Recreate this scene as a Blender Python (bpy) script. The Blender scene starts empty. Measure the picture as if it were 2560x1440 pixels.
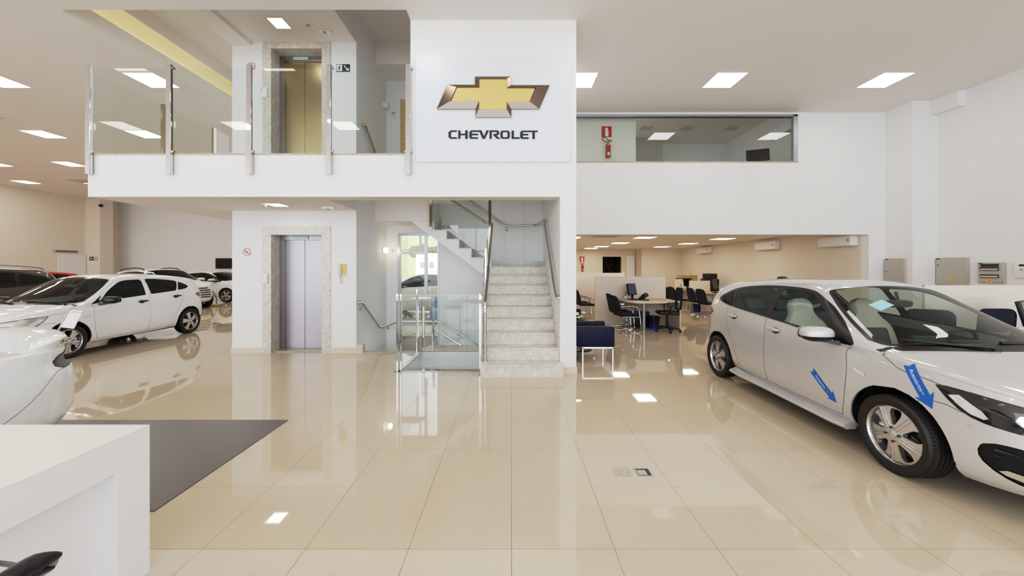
import bpy, bmesh, math, random
import numpy as np
from mathutils import Vector, Matrix
from mathutils.bvhtree import BVHTree
random.seed(7)
SC = bpy.context.scene
COL = SC.collection
PI = math.pi
F, CX, HY, H = 920.0, 1279.0, 670.0, 1.6     # focal length in px, vanishing point, horizon row, eye height

def P(px, py, Y):
    return Vector(((px - CX) * Y / F, Y, H - (py - HY) * Y / F))
def XA(px, Y): return (px - CX) * Y / F
def ZA(py, Y): return H - (py - HY) * Y / F

def lin(c):
    c = c / 255.0
    return c / 12.92 if c <= 0.04045 else ((c + 0.055) / 1.055) ** 2.4
def rgb(r, g, b): return (lin(r), lin(g), lin(b), 1.0)

# ------------------------------------------------------------------ materials
MATS = {}
def newmat(name):
    m = bpy.data.materials.new(name); m.use_nodes = True
    nt = m.node_tree; nt.nodes.clear()
    out = nt.nodes.new('ShaderNodeOutputMaterial')
    MATS[name] = m
    return m, nt, out
def pbr(name, col, rough=0.5, metal=0.0, spec=0.5, coat=0.0, coat_r=0.03, var=0.0, vscale=3.0, bump=0.0, bscale=60.0, emit=None, es=0.0):
    m, nt, out = newmat(name)
    b = nt.nodes.new('ShaderNodeBsdfPrincipled')
    nt.links.new(b.outputs[0], out.inputs[0])
    b.inputs['Base Color'].default_value = col
    b.inputs['Roughness'].default_value = rough
    b.inputs['Metallic'].default_value = metal
    b.inputs['Specular IOR Level'].default_value = spec
    b.inputs['Coat Weight'].default_value = coat
    b.inputs['Coat Roughness'].default_value = coat_r
    if emit:
        b.inputs['Emission Color'].default_value = emit
        b.inputs['Emission Strength'].default_value = es
    tc = nt.nodes.new('ShaderNodeTexCoord')
    nz = nt.nodes.new('ShaderNodeTexNoise'); nz.inputs['Scale'].default_value = vscale; nz.inputs['Detail'].default_value = 3
    nt.links.new(tc.outputs['Object'], nz.inputs['Vector'])
    mx = nt.nodes.new('ShaderNodeMix'); mx.data_type = 'RGBA'; mx.blend_type = 'MULTIPLY'
    mx.inputs['Factor'].default_value = 1.0
    mx.inputs['A'].default_value = col
    mr = nt.nodes.new('ShaderNodeMapRange')
    mr.inputs['To Min'].default_value = 1.0 - var; mr.inputs['To Max'].default_value = 1.0 + var
    nt.links.new(nz.outputs['Fac'], mr.inputs['Value'])
    cb = nt.nodes.new('ShaderNodeCombineColor')
    for k in range(3): nt.links.new(mr.outputs[0], cb.inputs[k])
    nt.links.new(cb.outputs[0], mx.inputs['B'])
    nt.links.new(mx.outputs['Result'], b.inputs['Base Color'])
    if bump > 0:
        n2 = nt.nodes.new('ShaderNodeTexNoise'); n2.inputs['Scale'].default_value = bscale; n2.inputs['Detail'].default_value = 4
        nt.links.new(tc.outputs['Object'], n2.inputs['Vector'])
        bp = nt.nodes.new('ShaderNodeBump'); bp.inputs['Strength'].default_value = bump; bp.inputs['Distance'].default_value = 0.01
        nt.links.new(n2.outputs['Fac'], bp.inputs['Height']); nt.links.new(bp.outputs[0], b.inputs['Normal'])
    return m
def emitter(name, col, s):
    m, nt, out = newmat(name)
    e = nt.nodes.new('ShaderNodeEmission'); e.inputs[0].default_value = col; e.inputs[1].default_value = s
    nt.links.new(e.outputs[0], out.inputs[0]); return m
def glass(name, tint, refl=0.07, rough=0.0, dens=0.9):
    m, nt, out = newmat(name)
    tr = nt.nodes.new('ShaderNodeBsdfTransparent'); tr.inputs[0].default_value = tint
    gl = nt.nodes.new('ShaderNodeBsdfGlossy'); gl.inputs['Roughness'].default_value = rough
    lw = nt.nodes.new('ShaderNodeLayerWeight'); lw.inputs['Blend'].default_value = 0.5
    pw = nt.nodes.new('ShaderNodeMath'); pw.operation = 'POWER'; pw.inputs[1].default_value = 5.0
    nt.links.new(lw.outputs['Facing'], pw.inputs[0])
    ma = nt.nodes.new('ShaderNodeMath'); ma.operation = 'MULTIPLY_ADD'; ma.inputs[1].default_value = dens; ma.inputs[2].default_value = refl
    nt.links.new(pw.outputs[0], ma.inputs[0])
    mi = nt.nodes.new('ShaderNodeMixShader')
    nt.links.new(ma.outputs[0], mi.inputs[0]); nt.links.new(tr.outputs[0], mi.inputs[1]); nt.links.new(gl.outputs[0], mi.inputs[2])
    nt.links.new(mi.outputs[0], out.inputs[0]); return m
def granite(name, tintc, scale=1.0):
    m, nt, out = newmat(name)
    b = nt.nodes.new('ShaderNodeBsdfPrincipled'); nt.links.new(b.outputs[0], out.inputs[0])
    b.inputs['Roughness'].default_value = 0.22
    tc = nt.nodes.new('ShaderNodeTexCoord')
    v = nt.nodes.new('ShaderNodeTexVoronoi'); v.inputs['Scale'].default_value = 42 * scale; v.inputs['Randomness'].default_value = 1.0
    n = nt.nodes.new('ShaderNodeTexNoise'); n.inputs['Scale'].default_value = 88 * scale; n.inputs['Detail'].default_value = 2; n.inputs['Distortion'].default_value = 0.3
    n3 = nt.nodes.new('ShaderNodeTexNoise'); n3.inputs['Scale'].default_value = 9 * scale; n3.inputs['Detail'].default_value = 3
    for t in (v, n, n3): nt.links.new(tc.outputs['Object'], t.inputs['Vector'])
    r1 = nt.nodes.new('ShaderNodeValToRGB'); e = r1.color_ramp.elements
    e[0].position = 0.31; e[0].color = rgb(58, 60, 72); e[1].position = 0.44; e[1].color = (1, 1, 1, 1)
    x = r1.color_ramp.elements.new(0.37); x.color = rgb(150, 148, 148)
    nt.links.new(n.outputs['Fac'], r1.inputs[0])
    r2 = nt.nodes.new('ShaderNodeValToRGB'); e = r2.color_ramp.elements
    e[0].position = 0.3; e[0].color = tuple(c * 0.80 for c in tintc[:3]) + (1,); e[1].position = 0.7; e[1].color = tintc
    nt.links.new(n3.outputs['Fac'], r2.inputs[0])
    mx = nt.nodes.new('ShaderNodeMix'); mx.data_type = 'RGBA'; mx.blend_type = 'MULTIPLY'; mx.inputs['Factor'].default_value = 0.85
    nt.links.new(r2.outputs[0], mx.inputs['A']); nt.links.new(r1.outputs[0], mx.inputs['B'])
    m2 = nt.nodes.new('ShaderNodeMix'); m2.data_type = 'RGBA'; m2.blend_type = 'MULTIPLY'; m2.inputs['Factor'].default_value = 0.35
    r3 = nt.nodes.new('ShaderNodeValToRGB'); e = r3.color_ramp.elements
    e[0].position = 0.0; e[0].color = rgb(190, 186, 182); e[1].position = 0.5; e[1].color = (1, 1, 1, 1)
    nt.links.new(v.outputs['Color'], r3.inputs[0])
    nt.links.new(mx.outputs['Result'], m2.inputs['A']); nt.links.new(r3.outputs[0], m2.inputs['B'])
    nt.links.new(m2.outputs['Result'], b.inputs['Base Color'])
    return m
def brushed(name, col, rough=0.28, stretch=(1, 1, 60)):
    m, nt, out = newmat(name)
    b = nt.nodes.new('ShaderNodeBsdfPrincipled'); nt.links.new(b.outputs[0], out.inputs[0])
    b.inputs['Base Color'].default_value = col; b.inputs['Metallic'].default_value = 1.0; b.inputs['Roughness'].default_value = rough
    tc = nt.nodes.new('ShaderNodeTexCoord'); mp = nt.nodes.new('ShaderNodeMapping'); mp.inputs['Scale'].default_value = stretch
    nt.links.new(tc.outputs['Object'], mp.inputs[0])
    n = nt.nodes.new('ShaderNodeTexNoise'); n.inputs['Scale'].default_value = 4.0; n.inputs['Detail'].default_value = 5
    nt.links.new(mp.outputs[0], n.inputs['Vector'])
    mr = nt.nodes.new('ShaderNodeMapRange'); mr.inputs['To Min'].default_value = rough * 0.93; mr.inputs['To Max'].default_value = rough * 1.08
    nt.links.new(n.outputs['Fac'], mr.inputs['Value']); nt.links.new(mr.outputs[0], b.inputs['Roughness'])
    return m
def tile_floor(name):
    m, nt, out = newmat(name)
    b = nt.nodes.new('ShaderNodeBsdfPrincipled'); nt.links.new(b.outputs[0], out.inputs[0])
    b.inputs['Roughness'].default_value = 0.035; b.inputs['Specular IOR Level'].default_value = 0.75
    g = nt.nodes.new('ShaderNodeNewGeometry'); sp = nt.nodes.new('ShaderNodeSeparateXYZ'); nt.links.new(g.outputs['Position'], sp.inputs[0])
    masks = []
    for ax, off in ((0, 0.0), (1, 2.095)):
        a = nt.nodes.new('ShaderNodeMath'); a.operation = 'SUBTRACT'; a.inputs[1].default_value = off; nt.links.new(sp.outputs[ax], a.inputs[0])
        d = nt.nodes.new('ShaderNodeMath'); d.operation = 'DIVIDE'; d.inputs[1].default_value = 0.587; nt.links.new(a.outputs[0], d.inputs[0])
        s = nt.nodes.new('ShaderNodeMath'); s.operation = 'ADD'; s.inputs[1].default_value = 0.5; nt.links.new(d.outputs[0], s.inputs[0])
        f = nt.nodes.new('ShaderNodeMath'); f.operation = 'FRACT'; nt.links.new(s.outputs[0], f.inputs[0])
        c = nt.nodes.new('ShaderNodeMath'); c.operation = 'SUBTRACT'; c.inputs[1].default_value = 0.5; nt.links.new(f.outputs[0], c.inputs[0])
        ab = nt.nodes.new('ShaderNodeMath'); ab.operation = 'ABSOLUTE'; nt.links.new(c.outputs[0], ab.inputs[0])
        lt = nt.nodes.new('ShaderNodeMath'); lt.operation = 'LESS_THAN'; lt.inputs[1].default_value = 0.0027 if ax == 0 else 0.0016
        nt.links.new(ab.outputs[0], lt.inputs[0]); masks.append(lt)
    mxm = nt.nodes.new('ShaderNodeMath'); mxm.operation = 'MAXIMUM'
    nt.links.new(masks[0].outputs[0], mxm.inputs[0]); nt.links.new(masks[1].outputs[0], mxm.inputs[1])
    n = nt.nodes.new('ShaderNodeTexNoise'); n.inputs['Scale'].default_value = 0.9; n.inputs['Detail'].default_value = 4
    nt.links.new(g.outputs['Position'], n.inputs['Vector'])
    r = nt.nodes.new('ShaderNodeValToRGB'); e = r.color_ramp.elements
    e[0].position = 0.3; e[0].color = rgb(196, 180, 158); e[1].position = 0.7; e[1].color = rgb(202, 187, 166)
    nt.links.new(n.outputs['Fac'], r.inputs[0])
    mx = nt.nodes.new('ShaderNodeMix'); mx.data_type = 'RGBA'
    nt.links.new(mxm.outputs[0], mx.inputs['Factor']); nt.links.new(r.outputs[0], mx.inputs['A']); mx.inputs['B'].default_value = rgb(112, 96, 78)
    nt.links.new(mx.outputs['Result'], b.inputs['Base Color'])
    ro = nt.nodes.new('ShaderNodeMapRange'); ro.inputs['To Min'].default_value = 0.035; ro.inputs['To Max'].default_value = 0.4
    nt.links.new(mxm.outputs[0], ro.inputs['Value']); nt.links.new(ro.outputs[0], b.inputs['Roughness'])
    # polished tiles are never quite flat: a very low swell makes the far reflections ripple
    n2 = nt.nodes.new('ShaderNodeTexNoise'); n2.inputs['Scale'].default_value = 2.2; n2.inputs['Detail'].default_value = 1
    nt.links.new(g.outputs['Position'], n2.inputs['Vector'])
    bp = nt.nodes.new('ShaderNodeBump'); bp.inputs['Strength'].default_value = 0.02; bp.inputs['Distance'].default_value = 0.02
    nt.links.new(n2.outputs['Fac'], bp.inputs['Height']); nt.links.new(bp.outputs[0], b.inputs['Normal'])
    return m
def wood(name, c0, c1, axis='X', rough=0.4, sc=1.0):
    m, nt, out = newmat(name)
    b = nt.nodes.new('ShaderNodeBsdfPrincipled'); nt.links.new(b.outputs[0], out.inputs[0]); b.inputs['Roughness'].default_value = rough
    tc = nt.nodes.new('ShaderNodeTexCoord'); mp = nt.nodes.new('ShaderNodeMapping')
    mp.inputs['Scale'].default_value = (0.8 * sc, 9 * sc, 14 * sc) if axis == 'X' else (9 * sc, 0.8 * sc, 14 * sc)
    nt.links.new(tc.outputs['Object'], mp.inputs[0])
    n = nt.nodes.new('ShaderNodeTexNoise'); n.inputs['Scale'].default_value = 3; n.inputs['Detail'].default_value = 4
    nt.links.new(mp.outputs[0], n.inputs['Vector'])
    r = nt.nodes.new('ShaderNodeValToRGB'); e = r.color_ramp.elements
    e[0].position = 0.3; e[0].color = c0; e[1].position = 0.7; e[1].color = c1
    nt.links.new(n.outputs['Fac'], r.inputs[0]); nt.links.new(r.outputs[0], b.inputs['Base Color'])
    return m

# ------------------------------------------------------------------ mesh building
class MB:
    def __init__(s): s.v = []; s.f = []; s.sm = []
    def add(s, vs, fs, smooth=False):
        o = len(s.v); s.v += [tuple(v) for v in vs]
        for f in fs: s.f.append(tuple(i + o for i in f)); s.sm.append(smooth)
        return s
    def box(s, x0, x1, y0, y1, z0, z1, M=None):
        vs = [Vector((x, y, z)) for z in (z0, z1) for y in (y0, y1) for x in (x0, x1)]
        if M is not None: vs = [M @ v for v in vs]
        return s.add(vs, [(0, 2, 3, 1), (4, 5, 7, 6), (0, 1, 5, 4), (1, 3, 7, 5), (3, 2, 6, 7), (2, 0, 4, 6)])
    def rbox(s, x0, x1, y0, y1, z0, z1, r=0.01, seg=2, M=None):
        bm = bmesh.new(); bmesh.ops.create_cube(bm, size=1.0)
        for v in bm.verts: v.co = Vector((x0 + (v.co.x + .5) * (x1 - x0), y0 + (v.co.y + .5) * (y1 - y0), z0 + (v.co.z + .5) * (z1 - z0)))
        bmesh.ops.bevel(bm, geom=list(bm.edges), offset=r, segments=seg, affect='EDGES', profile=0.5)
        bm.verts.ensure_lookup_table()
        vs = [v.co.copy() for v in bm.verts]
        if M is not None: vs = [M @ v for v in vs]
        fs = [tuple(v.index for v in f.verts) for f in bm.faces]; bm.free()
        return s.add(vs, fs, True)
    def quad(s, a, b, c, d): return s.add([a, b, c, d], [(0, 1, 2, 3)])
    def tube(s, path, r, n=10, caps=True, radii=None):
        path = [Vector(p) for p in path]; k = len(path); rings = []
        for i, p in enumerate(path):
            t = (path[min(i + 1, k - 1)] - path[max(i - 1, 0)]).normalized()
            if i == 0: u = t.orthogonal().normalized()
            else:
                u = (u - t * u.dot(t))
                u = u.normalized() if u.length > 1e-6 else t.orthogonal().normalized()
            w = t.cross(u)
            rr = radii[i] if radii else r
            sc = 1.0
            if 0 < i < k - 1:
                a = (path[i] - path[i - 1]).normalized(); c = (path[i + 1] - path[i]).normalized()
                sc = 1.0 / max(0.5, math.sqrt(max(0.25, (1 + a.dot(c)) / 2)))
            rings.append([p + (u * math.cos(2 * PI * j / n) + w * math.sin(2 * PI * j / n)) * rr * (sc if sc < 1.3 else 1.3) for j in range(n)])
        vs = [q for ring in rings for q in ring]; fs = []
        for i in range(k - 1):
            for j in range(n):
                fs.append((i * n + j, i * n + (j + 1) % n, (i + 1) * n + (j + 1) % n, (i + 1) * n + j))
        s.add(vs, fs, True)
        if caps: s.add(rings[0], [tuple(range(n))[::-1]]); s.add(rings[-1], [tuple(range(n))])
        return s
    def lathe(s, prof, c=(0, 0, 0), n=32, axis='Z', smooth=True, M=None):
        vs = []; c = Vector(c)
        for (r, h) in prof:
            for j in range(n):
                a = 2 * PI * j / n
                if axis == 'Z': q = Vector((r * math.cos(a), r * math.sin(a), h))
                elif axis == 'Y': q = Vector((r * math.cos(a), h, r * math.sin(a)))
                else: q = Vector((h, r * math.cos(a), r * math.sin(a)))
                q = q + c
                vs.append(M @ q if M is not None else q)
        fs = []
        for i in range(len(prof) - 1):
            for j in range(n):
                f = (i * n + j, i * n + (j + 1) % n, (i + 1) * n + (j + 1) % n, (i + 1) * n + j)
                fs.append(f[::-1] if axis == 'Y' else f)
        return s.add(vs, fs, smooth)
    def prism(s, poly, to3, d):
        """poly: 2D outline; to3(u,v,w) -> 3D; extruded from w=0 to w=d"""
        n = len(poly); a = [to3(u, v, 0) for u, v in poly]; b = [to3(u, v, d) for u, v in poly]
        fs = [tuple(range(n))[::-1], tuple(i + n for i in range(n))]
        for i in range(n): fs.append((i, (i + 1) % n, (i + 1) % n + n, i + n))
        return s.add(a + b, fs)
    def build(s, name, m, parent=None, M=None, loc=None):
        me = bpy.data.meshes.new(name); me.from_pydata([tuple(v) for v in s.v], [], s.f); me.update()
        me.polygons.foreach_set('use_smooth', s.sm)
        bm = bmesh.new(); bm.from_mesh(me); bmesh.ops.remove_doubles(bm, verts=bm.verts, dist=1e-5)
        bmesh.ops.recalc_face_normals(bm, faces=bm.faces)
        for e in bm.edges:
            if len(e.link_faces) == 2 and e.calc_face_angle(0) > 0.7: e.smooth = False
        bm.to_mesh(me); bm.free()
        me.materials.append(m if not isinstance(m, str) else MATS[m])
        o = bpy.data.objects.new(name, me); COL.objects.link(o)
        if parent is not None: o.parent = parent
        if M is not None: o.matrix_local = M
        if loc is not None: o.location = loc
        return o

def tag(o, label=None, cat=None, group=None, kind=None):
    if label: o['label'] = label
    if cat: o['category'] = cat
    if group: o['group'] = group
    if kind: o['kind'] = kind
    return o
def thing(name, label, cat, loc=(0, 0, 0), rz=0.0, group=None):
    o = bpy.data.objects.new(name, None); COL.objects.link(o)
    o.empty_display_size = 0.1
    o.location = loc; o.rotation_euler = (0, 0, rz)
    return tag(o, label, cat, group)
def struct(name, mb, m, label=None):
    o = mb.build(name, m); o['kind'] = 'structure'
    if label: o['label'] = label
    return o
def dup(root, loc=None, rz=None, label=None, group=None):
    def cp(o, par):
        c = o.copy(); COL.objects.link(c)
        if par is not None: c.parent = par; c.matrix_parent_inverse = o.matrix_parent_inverse.copy()
        for ch in o.children: cp(ch, c)
        return c
    r = cp(root, None)
    if loc is not None: r.location = loc
    if rz is not None: r.rotation_euler = (0, 0, rz)
    if label: r['label'] = label
    if group: r['group'] = group
    return r
def circ(cx, cy, r, n=32, a0=0.0, a1=2 * PI):
    return [(cx + r * math.cos(a0 + (a1 - a0) * i / n), cy + r * math.sin(a0 + (a1 - a0) * i / n)) for i in range(n)]
def rrect(x0, x1, y0, y1, r, n=5):
    out = []
    for cx, cy, a in ((x1 - r, y1 - r, 0), (x0 + r, y1 - r, PI / 2), (x0 + r, y0 + r, PI), (x1 - r, y0 + r, 1.5 * PI)):
        for i in range(n + 1):
            t = a + PI / 2 * i / n; out.append((cx + r * math.cos(t), cy + r * math.sin(t)))
    return out
def bez(pts, n=8, closed=False):
    """Catmull-Rom through points"""
    pts = [np.array(p, float) for p in pts]; k = len(pts); out = []
    rng = range(k) if closed else range(k - 1)
    for i in rng:
        if closed: p0, p1, p2, p3 = pts[i - 1], pts[i], pts[(i + 1) % k], pts[(i + 2) % k]
        else: p0, p1, p2, p3 = pts[max(i - 1, 0)], pts[i], pts[i + 1], pts[min(i + 2, k - 1)]
        for j in range(n):
            t = j / n
            out.append(0.5 * ((2 * p1) + (-p0 + p2) * t + (2 * p0 - 5 * p1 + 4 * p2 - p3) * t * t + (-p0 + 3 * p1 - 3 * p2 + p3) * t ** 3))
    if not closed: out.append(pts[-1])
    return [tuple(p) for p in out]

def text_mesh(txt, size=1.0, extr=0.0):
    cu = bpy.data.curves.new('t', 'FONT'); cu.body = txt; cu.size = size; cu.extrude = extr; cu.align_x = 'CENTER'; cu.align_y = 'CENTER'
    cu.resolution_u = 3
    o = bpy.data.objects.new('t', cu); COL.objects.link(o)
    bpy.context.view_layer.update()
    dg = bpy.context.evaluated_depsgraph_get()
    me = bpy.data.meshes.new_from_object(o.evaluated_get(dg))
    vs = [v.co.copy() for v in me.vertices]; fs = [tuple(p.vertices) for p in me.polygons]
    bpy.data.objects.remove(o); bpy.data.curves.remove(cu); bpy.data.meshes.remove(me)
    return vs, fs

M = MATS
pbr('wall_white', rgb(232, 232, 232), 0.75, var=0.015, vscale=1.5)
pbr('wall_warm', rgb(224, 215, 202), 0.8, var=0.015, vscale=1.5)
pbr('ceiling_white', rgb(230, 226, 223), 0.85, var=0.012, vscale=0.8)
pbr('base_tile', rgb(214, 200, 184), 0.25, var=0.02)
tile_floor('floor_tile')
granite('granite', rgb(228, 221, 210))
granite('granite_dark', rgb(190, 178, 158))
brushed('steel_door', rgb(158, 153, 156), 0.36, (30, 30, 0.5))
brushed('steel_warm_reflection', rgb(182, 166, 130), 0.30, (30, 30, 0.5))  # upper lift doors: warm reflection of the cove put into the steel colour
pbr('steel', rgb(205, 202, 198), 0.12, metal=1.0)
pbr('chrome', rgb(225, 225, 228), 0.04, metal=1.0)
pbr('bronze_chrome', rgb(176, 160, 140), 0.10, metal=1.0)
glass('glass_clear', (0.955, 0.975, 0.965, 1), 0.06)
glass('glass_rail', (0.90, 0.945, 0.93, 1), 0.075)
glass('glass_office', (0.84, 0.87, 0.83, 1), 0.085)
glass('car_glass', (0.76, 0.82, 0.80, 1), 0.045)
glass('car_glass_side', (0.70, 0.78, 0.75, 1), 0.04)
glass('car_glass_tint', (0.05, 0.085, 0.075, 1), 0.03)
pbr('dark_glass', rgb(14, 20, 20), 0.02, spec=0.5)
pbr('mat_grey', rgb(102, 98, 96), 0.38, var=0.02, vscale=6)
pbr('lacquer_white', rgb(232, 233, 236), 0.18, spec=0.4)
pbr('lacquer_top', rgb(230, 225, 218), 0.4, spec=0.4)
pbr('black_plastic', rgb(26, 26, 30), 0.38)
pbr('grey_leather', rgb(128, 124, 132), 0.4)
pbr('doorway_shade', rgb(74, 54, 34), 0.8)  # shade of the unlit stair recess put into its wall colour
pbr('black_leather', rgb(22, 23, 30), 0.32, bump=0.15, bscale=120)
pbr('navy_leather', rgb(21, 23, 56), 0.5, spec=0.3, bump=0.1, bscale=90)
pbr('navy_fabric', rgb(22, 24, 42), 0.85, bump=0.2, bscale=200)
pbr('rubber', rgb(32, 29, 29), 0.55, var=0.1, vscale=8)
pbr('dark_trim', rgb(20, 18, 19), 0.3)
pbr('under_black', rgb(10, 10, 10), 0.8)
pbr('alloy', rgb(205, 202, 200), 0.22, metal=0.85)
pbr('alloy_dark', rgb(72, 74, 78), 0.35, metal=0.7)
pbr('brake', rgb(120, 116, 112), 0.35, metal=0.9)
pbr('paint_silver', rgb(195, 193, 192), 0.35, metal=0.30, coat=1.0, coat_r=0.02, var=0.0)
pbr('paint_white', rgb(232, 235, 238), 0.4, coat=1.0, coat_r=0.02)
pbr('paint_brown', rgb(62, 50, 46), 0.35, metal=0.2, coat=1.0)
pbr('paint_red', rgb(186, 26, 20), 0.35, coat=1.0)
pbr('paint_beige', rgb(186, 180, 166), 0.35, metal=0.3, coat=1.0)
pbr('gap_dark', rgb(58, 56, 56), 0.6)
pbr('tail_red', rgb(150, 16, 14), 0.08, coat=1.0)
pbr('amber', rgb(214, 207, 198), 0.2, coat=1.0)
pbr('lamp_lens', rgb(232, 236, 240), 0.06, metal=0.4)
pbr('lamp_black', rgb(34, 33, 34), 0.08, coat=1.0)
pbr('seat_beige', rgb(214, 204, 186), 0.55, bump=0.08, bscale=80)
pbr('seat_grey', rgb(92, 96, 96), 0.75, bump=0.1, bscale=150)
pbr('interior_grey', rgb(96, 100, 98), 0.7)
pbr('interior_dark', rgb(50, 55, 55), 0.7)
pbr('sticker_blue', rgb(30, 96, 178), 0.35)
pbr('white_print', rgb(240, 240, 240), 0.5)
pbr('gold_print', rgb(214, 160, 60), 0.4)
pbr('paper', rgb(236, 236, 240), 0.6)
pbr('paper_blue', rgb(150, 200, 212), 0.6)
pbr('sign_panel', rgb(222, 229, 237), 0.3, spec=0.4)
pbr('gold_emblem', rgb(216, 186, 118), 0.38, metal=0.25, var=0.05, vscale=40, bump=0.15, bscale=300)
pbr('emblem_chrome', rgb(124, 112, 102), 0.2, metal=1.0)
pbr('navy_letter', rgb(6, 14, 30), 0.4)
pbr('box_grey', rgb(176, 173, 164), 0.45)
pbr('sign_red', rgb(200, 20, 24), 0.4)
pbr('red_metal', rgb(170, 22, 20), 0.28)
pbr('sign_green', rgb(14, 58, 40), 0.45)
pbr('yellow', rgb(242, 190, 20), 0.5)
pbr('plastic_white', rgb(230, 230, 230), 0.4)
pbr('plastic_beige', rgb(206, 198, 178), 0.45)
pbr('screen_black', rgb(10, 9, 11), 0.15)
pbr('screen_blue', rgb(74, 92, 112), 0.15)
pbr('bin_blue', rgb(20, 50, 150), 0.35)
pbr('gel_blue', rgb(120, 180, 214), 0.15)
pbr('leaf_green', rgb(76, 122, 36), 0.6, var=0.25, vscale=30)
pbr('petal', rgb(238, 236, 206), 0.6)
pbr('aluminium', rgb(178, 184, 190), 0.4, metal=0.8)
wood('maple', rgb(226, 214, 202), rgb(234, 224, 214))
wood('maple_edge', rgb(214, 190, 150), rgb(222, 200, 162))
wood('desk_top', rgb(214, 196, 168), rgb(224, 208, 182))
wood('desk_tan', rgb(190, 156, 104), rgb(206, 172, 120))
emitter('panel_light', (1.0, 0.965, 0.90, 1), 9.5)
emitter('panel_hall', (1.0, 0.95, 0.87, 1), 20.0)
emitter('panel_warm', (1.0, 0.93, 0.81, 1), 13.0)
emitter('sconce_glow', (1.0, 0.90, 0.66, 1), 2.2)
emitter('cove_strip', (1.0, 0.87, 0.36, 1), 6.0)
# ------------------------------------------------------------------ cars
def pchip(pts):
    xs = np.array([p[0] for p in pts], float); ys = np.array([p[1] for p in pts], float)
    h = np.diff(xs); d = np.diff(ys) / h; m = np.zeros(len(xs)); m[0] = d[0]; m[-1] = d[-1]
    for i in range(1, len(xs) - 1):
        if d[i - 1] * d[i] > 0:
            w1 = 2 * h[i] + h[i - 1]; w2 = h[i] + 2 * h[i - 1]
            m[i] = (w1 + w2) / (w1 / d[i - 1] + w2 / d[i])
    def f(x):
        x = np.clip(np.asarray(x, float), xs[0], xs[-1]); i = np.clip(np.searchsorted(xs, x) - 1, 0, len(h) - 1)
        t = (x - xs[i]) / h[i]
        return (ys[i] * (1 + 2 * t) * (1 - t) ** 2 + m[i] * h[i] * t * (1 - t) ** 2 + ys[i + 1] * t * t * (3 - 2 * t) + m[i + 1] * h[i] * t * t * (t - 1))
    return f
def sdf(pts, poly):
    pts = np.asarray(pts, float); poly = np.asarray(poly, float)
    a = poly; b = np.roll(poly, -1, axis=0)
    d = np.full(len(pts), 1e9); ins = np.zeros(len(pts), bool)
    for p, q in zip(a, b):
        e = q - p; w = pts - p; t = np.clip((w @ e) / max(e @ e, 1e-12), 0, 1)
        dd = w - t[:, None] * e; d = np.minimum(d, np.sqrt((dd ** 2).sum(1)))
        c = ((p[1] > pts[:, 1]) != (q[1] > pts[:, 1]))
        with np.errstate(divide='ignore', invalid='ignore'):
            xi = (q[0] - p[0]) * (pts[:, 1] - p[1]) / (q[1] - p[1]) + p[0]
        ins ^= c & (pts[:, 0] < xi)
    return np.where(ins, -d, d)

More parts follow.
